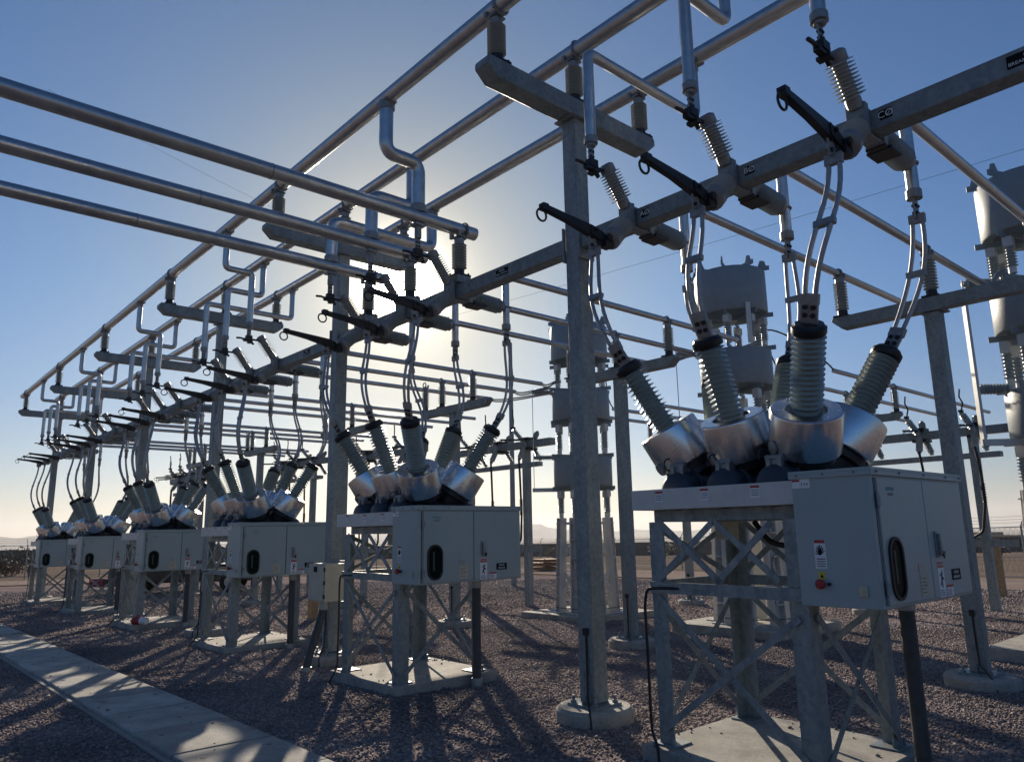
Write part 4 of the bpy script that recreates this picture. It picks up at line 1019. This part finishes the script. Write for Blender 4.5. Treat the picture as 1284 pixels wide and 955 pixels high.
# ------------------------------------------------------------------ fence, wall, shrubs, far building
fpts = [(-60, 62), (56, 62), (47, 37.5), (40, 18), (33, -2), (28, -16)]
fn = thing('chain_link_fence', 'tall chain link fence with barbed wire on angled arms', 'fence', (47, 37.5, gz(47, 37.5)))
wire = MB(); barb = MB(); npost = 0
for (ax, ay), (bx_, by_) in zip(fpts[:-1], fpts[1:]):
    a = Vector((ax, ay, 0)); b = Vector((bx_, by_, 0)); L_ = (b-a).length; d = (b-a)/L_; n = Vector((-d.y, d.x, 0))
    if n.dot(Vector((1, 1, 0))) < 0: n = -n
    k = max(2, round(L_/4.6))
    for i in range(k):
        p = a+d*(L_*i/k); z = gz(p.x, p.y)-.02
        if npost < 96:
            MB().tube((p.x, p.y, z-.1), (p.x, p.y, z+2.2), .04, seg=8).tube((p.x, p.y, z+2.2), (p.x+n.x*.3, p.y+n.y*.3, z+2.6), .025, seg=6).build('post', 'galv', fn)
        npost += 1
        q = a+d*(L_*(i+1)/k); zq = gz(q.x, q.y)-.02
        for h in (.1, 2.15): wire.tube((p.x, p.y, z+h), (q.x, q.y, zq+h), .02, seg=5)
        for f in (.1, .2, .3): barb.tube((p.x+n.x*f, p.y+n.y*f, z+2.2+f*1.33), (q.x+n.x*f, q.y+n.y*f, zq+2.2+f*1.33), .006, seg=4)
        m_ = 18
        for j in range(m_):
            for s in (0, 1):
                u = j/m_; v = (j+3)/m_
                if v > 1: v = 1
                p0 = p+(q-p)*u; p1 = p+(q-p)*v; z0 = z+(zq-z)*u+.1; z1 = z+(zq-z)*v+.1; hh = 2.05*((v-u)*m_/3)
                if s: wire.bar((p0.x, p0.y, z0), (p1.x, p1.y, z1+hh), .006, .006)
                else: wire.bar((p0.x, p0.y, z0+2.05), (p1.x, p1.y, z1+2.05-hh), .006, .006)
wire.build('mesh_panel', 'galv', fn); barb.build('barbed_wire', 'galv', fn)
wp = [(-140, 178), (24, 166), (110, 118), (152, 45), (166, -40)]
wl = MB()
for (ax, ay), (bx_, by_) in zip(wp[:-1], wp[1:]):
    k = 8
    for i in range(k):
        p = (ax+(bx_-ax)*i/k, ay+(by_-ay)*i/k); q = (ax+(bx_-ax)*(i+1)/k, ay+(by_-ay)*(i+1)/k); z = min(gz(*p), gz(*q))
        dx, dy = q[0]-p[0], q[1]-p[1]; ll = math.hypot(dx, dy); nx, ny = -dy/ll*.15, dx/ll*.15
        wl.add([(p[0]-nx, p[1]-ny, z-.3), (q[0]-nx, q[1]-ny, z-.3), (q[0]+nx, q[1]+ny, z-.3), (p[0]+nx, p[1]+ny, z-.3), (p[0]-nx, p[1]-ny, z+2.5), (q[0]-nx, q[1]-ny, z+2.5), (q[0]+nx, q[1]+ny, z+2.5), (p[0]+nx, p[1]+ny, z+2.5)],
               [(0, 3, 2, 1), (4, 5, 6, 7), (0, 1, 5, 4), (1, 2, 6, 5), (2, 3, 7, 6), (3, 0, 4, 7)])
wl = wl.build('block_wall', 'wall', None, loc=(24, 166, gz(24, 166))); tag(wl, 'long dark brown block wall along the far edge of the desert', 'wall')

def shrub(x, y, r, h, mat, lab, n=1100):
    g = gz(x, y)-.1; t = thing('desert_shrub', lab, 'shrub', (x, y, g), 'desert shrubs by the far wall')
    st = MB()
    for i in range(9):
        a = random.uniform(0, 2*PI); e = random.uniform(.4, .9); st.tube((x, y, g), (x+math.cos(a)*r*e, y+math.sin(a)*r*e, g+h*random.uniform(.5, .9)), .035, .012, 5)
    st.build('stem', 'bark', t)
    lf = MB()
    cl = [(random.gauss(0, .45)*r, random.gauss(0, .45)*r, h*random.uniform(.25, .85), random.uniform(.25, .5)) for _ in range(12)]
    for i in range(n):
        c = random.choice(cl); p = Vector((x+c[0]+random.gauss(0, c[3]*r*.45), y+c[1]+random.gauss(0, c[3]*r*.45), g+max(.05, c[2]+random.gauss(0, c[3]*h*.4))))
        u = Vector((random.gauss(0, 1), random.gauss(0, 1), random.gauss(0, 1))).normalized(); w = u.orthogonal().normalized(); s = random.uniform(.07, .15)*r/1.5
        lf.add([p-u*s, p+w*s*.5, p+u*s, p-w*s*.5], [(0, 1, 2, 3)])
    lf.build('foliage', mat, t)
sl = [(9.8, 70, 1.8, 1.25, 'dryleaf', 'large rust brown desert shrub left behind the farthest breaker'),
      (6.0, 76, 1.6, 1.0, 'leaf', 'dull green desert shrub at the far left edge'),
      (16, 110, 2.6, 2.2, 'leaf', 'dull green desert shrub below the wall, right of the brown one'),
      (78, 96, 2.4, 2.0, 'leaf', 'dull green desert shrub behind the fence, left of the reactors'),
      (86, 88, 2.2, 1.8, 'dryleaf', 'brown desert shrub behind the fence, left of the reactor legs'),
      (98, 76, 2.6, 2.1, 'leaf', 'dull green desert shrub behind the fence, right of the near column'),
      (104, 66, 2.4, 1.9, 'dryleaf', 'brown desert shrub behind the fence under the nearest breaker platform'),
      (70, 104, 2.4, 1.8, 'dryleaf', 'brown desert shrub behind the fence above the orange crate')]
for s in sl: shrub(*s)
g = gz(520, 165)
bd = thing('far_building', 'low pale flat building on the horizon at the right edge', 'building', (520, 165, g))
MB().box((505, 140, g-1), (540, 176, g+5.5)).build('wall', 'building', bd); MB().box((504, 139, g+5.51), (541, 177, g+6.2)).box((512, 150, g+6.21), (522, 166, g+8)).build('roof', 'wall', bd)

# mountains on the horizon
def ridge(name, a0, a1, dist, hfun, lab):
    n = 90; vs = []; fs = []
    for i in range(n+1):
        u = i/n; an = R_(a0+(a1-a0)*u); h = hfun(u)
        for k, (dr, hh) in enumerate(((-900, 0), (-420, .42), (-160, .8), (0, 1), (420, .55), (1200, 0))):
            jit = 1+.22*math.sin(37*u*(k+1)+k*2.1)+.12*math.sin(91*u+k)
            r = dist+dr*(1+.25*math.sin(23*u+k)); vs.append((r*math.cos(an), r*math.sin(an), -47+h*hh*(jit if 0 < hh < 1 else 1)+(0 if hh else -30)))
    for i in range(n):
        for k in range(5): fs.append((i*6+k, (i+1)*6+k, (i+1)*6+k+1, i*6+k+1))
    o = MB().add(vs, fs).build(name, 'mount', ang=25); o['kind'] = 'structure'
    return o
def peaks(u, ps, base=30):
    return base+sum(h*math.exp(-((u-c)/w)**2) for c, h, w in ps)+5*math.sin(61*u)+3*math.sin(143*u+1)
ridge('mountains', 76, 112, 5200, lambda u: peaks(u, [(.12, 30, .06), (.24, 70, .06), (.36, 125, .07), (.46, 150, .09), (.62, 120, .12), (.85, 140, .1)]), '')
ridge('mountains', 34, 60, 6400, lambda u: peaks(u, [(.2, 15, .06), (.38, 30, .06), (.50, 72, .05), (.57, 40, .05), (.72, 30, .06), (.88, 20, .1)]), '')

# overhead wires crossing the sky far off
def owire(p0, p1, sag, lab):
    p0 = Vector(p0); p1 = Vector(p1); pts = [p0.lerp(p1, i/24)-Vector((0, 0, sag*4*(i/24)*(1-i/24))) for i in range(25)]
    o = MB().pipe(pts, .010, 6).build('overhead_wire', 'rubber', None, loc=tuple(p0)); tag(o, lab, 'overhead wire')
owire((40.73, 7.33, 19.31), (38.89, 54.92, 20.94), .2, 'thin overhead wire crossing the sky on the right')
owire((7.55, 61.11, 34.95), (33.77, 80.32, 39.51), .2, 'thin overhead wire slanting under the left cross tubes')

# ------------------------------------------------------------------ light, air, camera
hz = MB().box((-9800, -9800, -95), (9800, 9800, 165)).build('haze', 'mount'); hz['kind'] = 'stuff'
hm = bpy.data.materials.new('air_haze'); hm.use_nodes = True; hn = hm.node_tree; hn.nodes.clear()
ho = hn.nodes.new('ShaderNodeOutputMaterial'); hv = hn.nodes.new('ShaderNodeVolumePrincipled'); hv.inputs['Density'].default_value = 1.5e-4; hv.inputs['Color'].default_value = (.86, .88, .92, 1); hv.inputs['Anisotropy'].default_value = .35
hn.links.new(hv.outputs[0], ho.inputs['Volume']); hz.data.materials.clear(); hz.data.materials.append(hm)

SUN = Vector((0.5106873, 0.79733265, 0.32165063)).normalized()
W = bpy.data.worlds.new('World'); sc.world = W; W.use_nodes = True
nt = W.node_tree; N = nt.nodes; L = nt.links; bg = N['Background']
sky = N.new('ShaderNodeTexSky'); sky.sky_type = 'NISHITA'; sky.sun_disc = False
sky.sun_elevation = R_(18.763); sky.sun_rotation = R_(32.642); sky.altitude = 400; sky.air_density = 1.0; sky.dust_density = .8; sky.ozone_density = 3.5
# solar aureole: bright core and glow round the sun, added to the sky colour by direction
tc = N.new('ShaderNodeTexCoord'); dot = N.new('ShaderNodeVectorMath'); dot.operation = 'DOT_PRODUCT'; dot.inputs[1].default_value = SUN
L.new(tc.outputs['Generated'], dot.inputs[0])
def lobe(power, gain):
    mx = N.new('ShaderNodeMath'); mx.operation = 'MAXIMUM'; mx.inputs[1].default_value = 0; L.new(dot.outputs['Value'], mx.inputs[0])
    p = N.new('ShaderNodeMath'); p.operation = 'POWER'; p.inputs[1].default_value = power; L.new(mx.outputs[0], p.inputs[0])
    g = N.new('ShaderNodeMath'); g.operation = 'MULTIPLY'; g.inputs[1].default_value = gain; L.new(p.outputs[0], g.inputs[0]); return g
def vadd(a, b):
    n = N.new('ShaderNodeMath'); n.operation = 'ADD'; L.new(a.outputs[0], n.inputs[0]); L.new(b.outputs[0], n.inputs[1]); return n
glow = vadd(vadd(lobe(2600, 1400), lobe(420, 16)), vadd(lobe(90, 4.0), lobe(14, 1.0)))
mul = N.new('ShaderNodeVectorMath'); mul.operation = 'SCALE'; mul.inputs[0].default_value = (1.0, .93, .76); L.new(glow.outputs[0], mul.inputs['Scale'])
ad = N.new('ShaderNodeVectorMath'); ad.operation = 'ADD'; sx_ = N.new('ShaderNodeSeparateXYZ'); L.new(tc.outputs['Generated'], sx_.inputs[0])
zr = N.new('ShaderNodeMapRange'); zr.inputs['From Min'].default_value = .0; zr.inputs['From Max'].default_value = .3; L.new(sx_.outputs['Z'], zr.inputs['Value'])
gm = N.new('ShaderNodeMix'); gm.data_type = 'RGBA'; gm.inputs[6].default_value = (.92, .93, 1.06, 1); gm.inputs[7].default_value = (.66, 1.08, 1.45, 1); L.new(zr.outputs[0], gm.inputs[0])
near = lobe(22, .95)
gm2 = N.new('ShaderNodeMix'); gm2.data_type = 'RGBA'; gm2.inputs[7].default_value = (.66, .58, .43, 1); L.new(near.outputs[0], gm2.inputs[0]); L.new(gm.outputs[2], gm2.inputs[6]); gm = gm2
tint = N.new('ShaderNodeVectorMath'); tint.operation = 'MULTIPLY'; L.new(sky.outputs[0], tint.inputs[0]); L.new(gm.outputs[2], tint.inputs[1])
L.new(tint.outputs[0], ad.inputs[0]); L.new(mul.outputs[0], ad.inputs[1])
L.new(ad.outputs[0], bg.inputs['Color']); bg.inputs['Strength'].default_value = .05

sd = bpy.data.lights.new('sun', 'SUN'); sd.energy = 5.0; sd.angle = R_(.53); sd.color = (1.0, .86, .68)
so = bpy.data.objects.new('sun', sd); COL.objects.link(so); so.location = SUN*60
so.rotation_euler = SUN.to_track_quat('Z', 'Y').to_euler()

cd = bpy.data.cameras.new('camera'); co = bpy.data.objects.new('camera', cd); COL.objects.link(co)
m = Matrix(((0.75271824, -0.11751697, -0.64776926, 0), (-0.65813338, -0.15913696, -0.73589122, 0), (-0.01660433, 0.98023731, -0.19712713, 1.65), (0, 0, 0, 1)))
co.matrix_world = m
cd.sensor_fit = 'HORIZONTAL'; cd.sensor_width = 36; cd.lens = 935.93*36/1284; cd.clip_start = .05; cd.clip_end = 40000
sc.camera = co
vs = sc.view_settings; vs.view_transform = 'Standard'; vs.look = 'None'; vs.exposure = .28; vs.gamma = 1; vs.use_curve_mapping = False
sc.cycles.max_bounces = 6; sc.cycles.transparent_max_bounces = 8
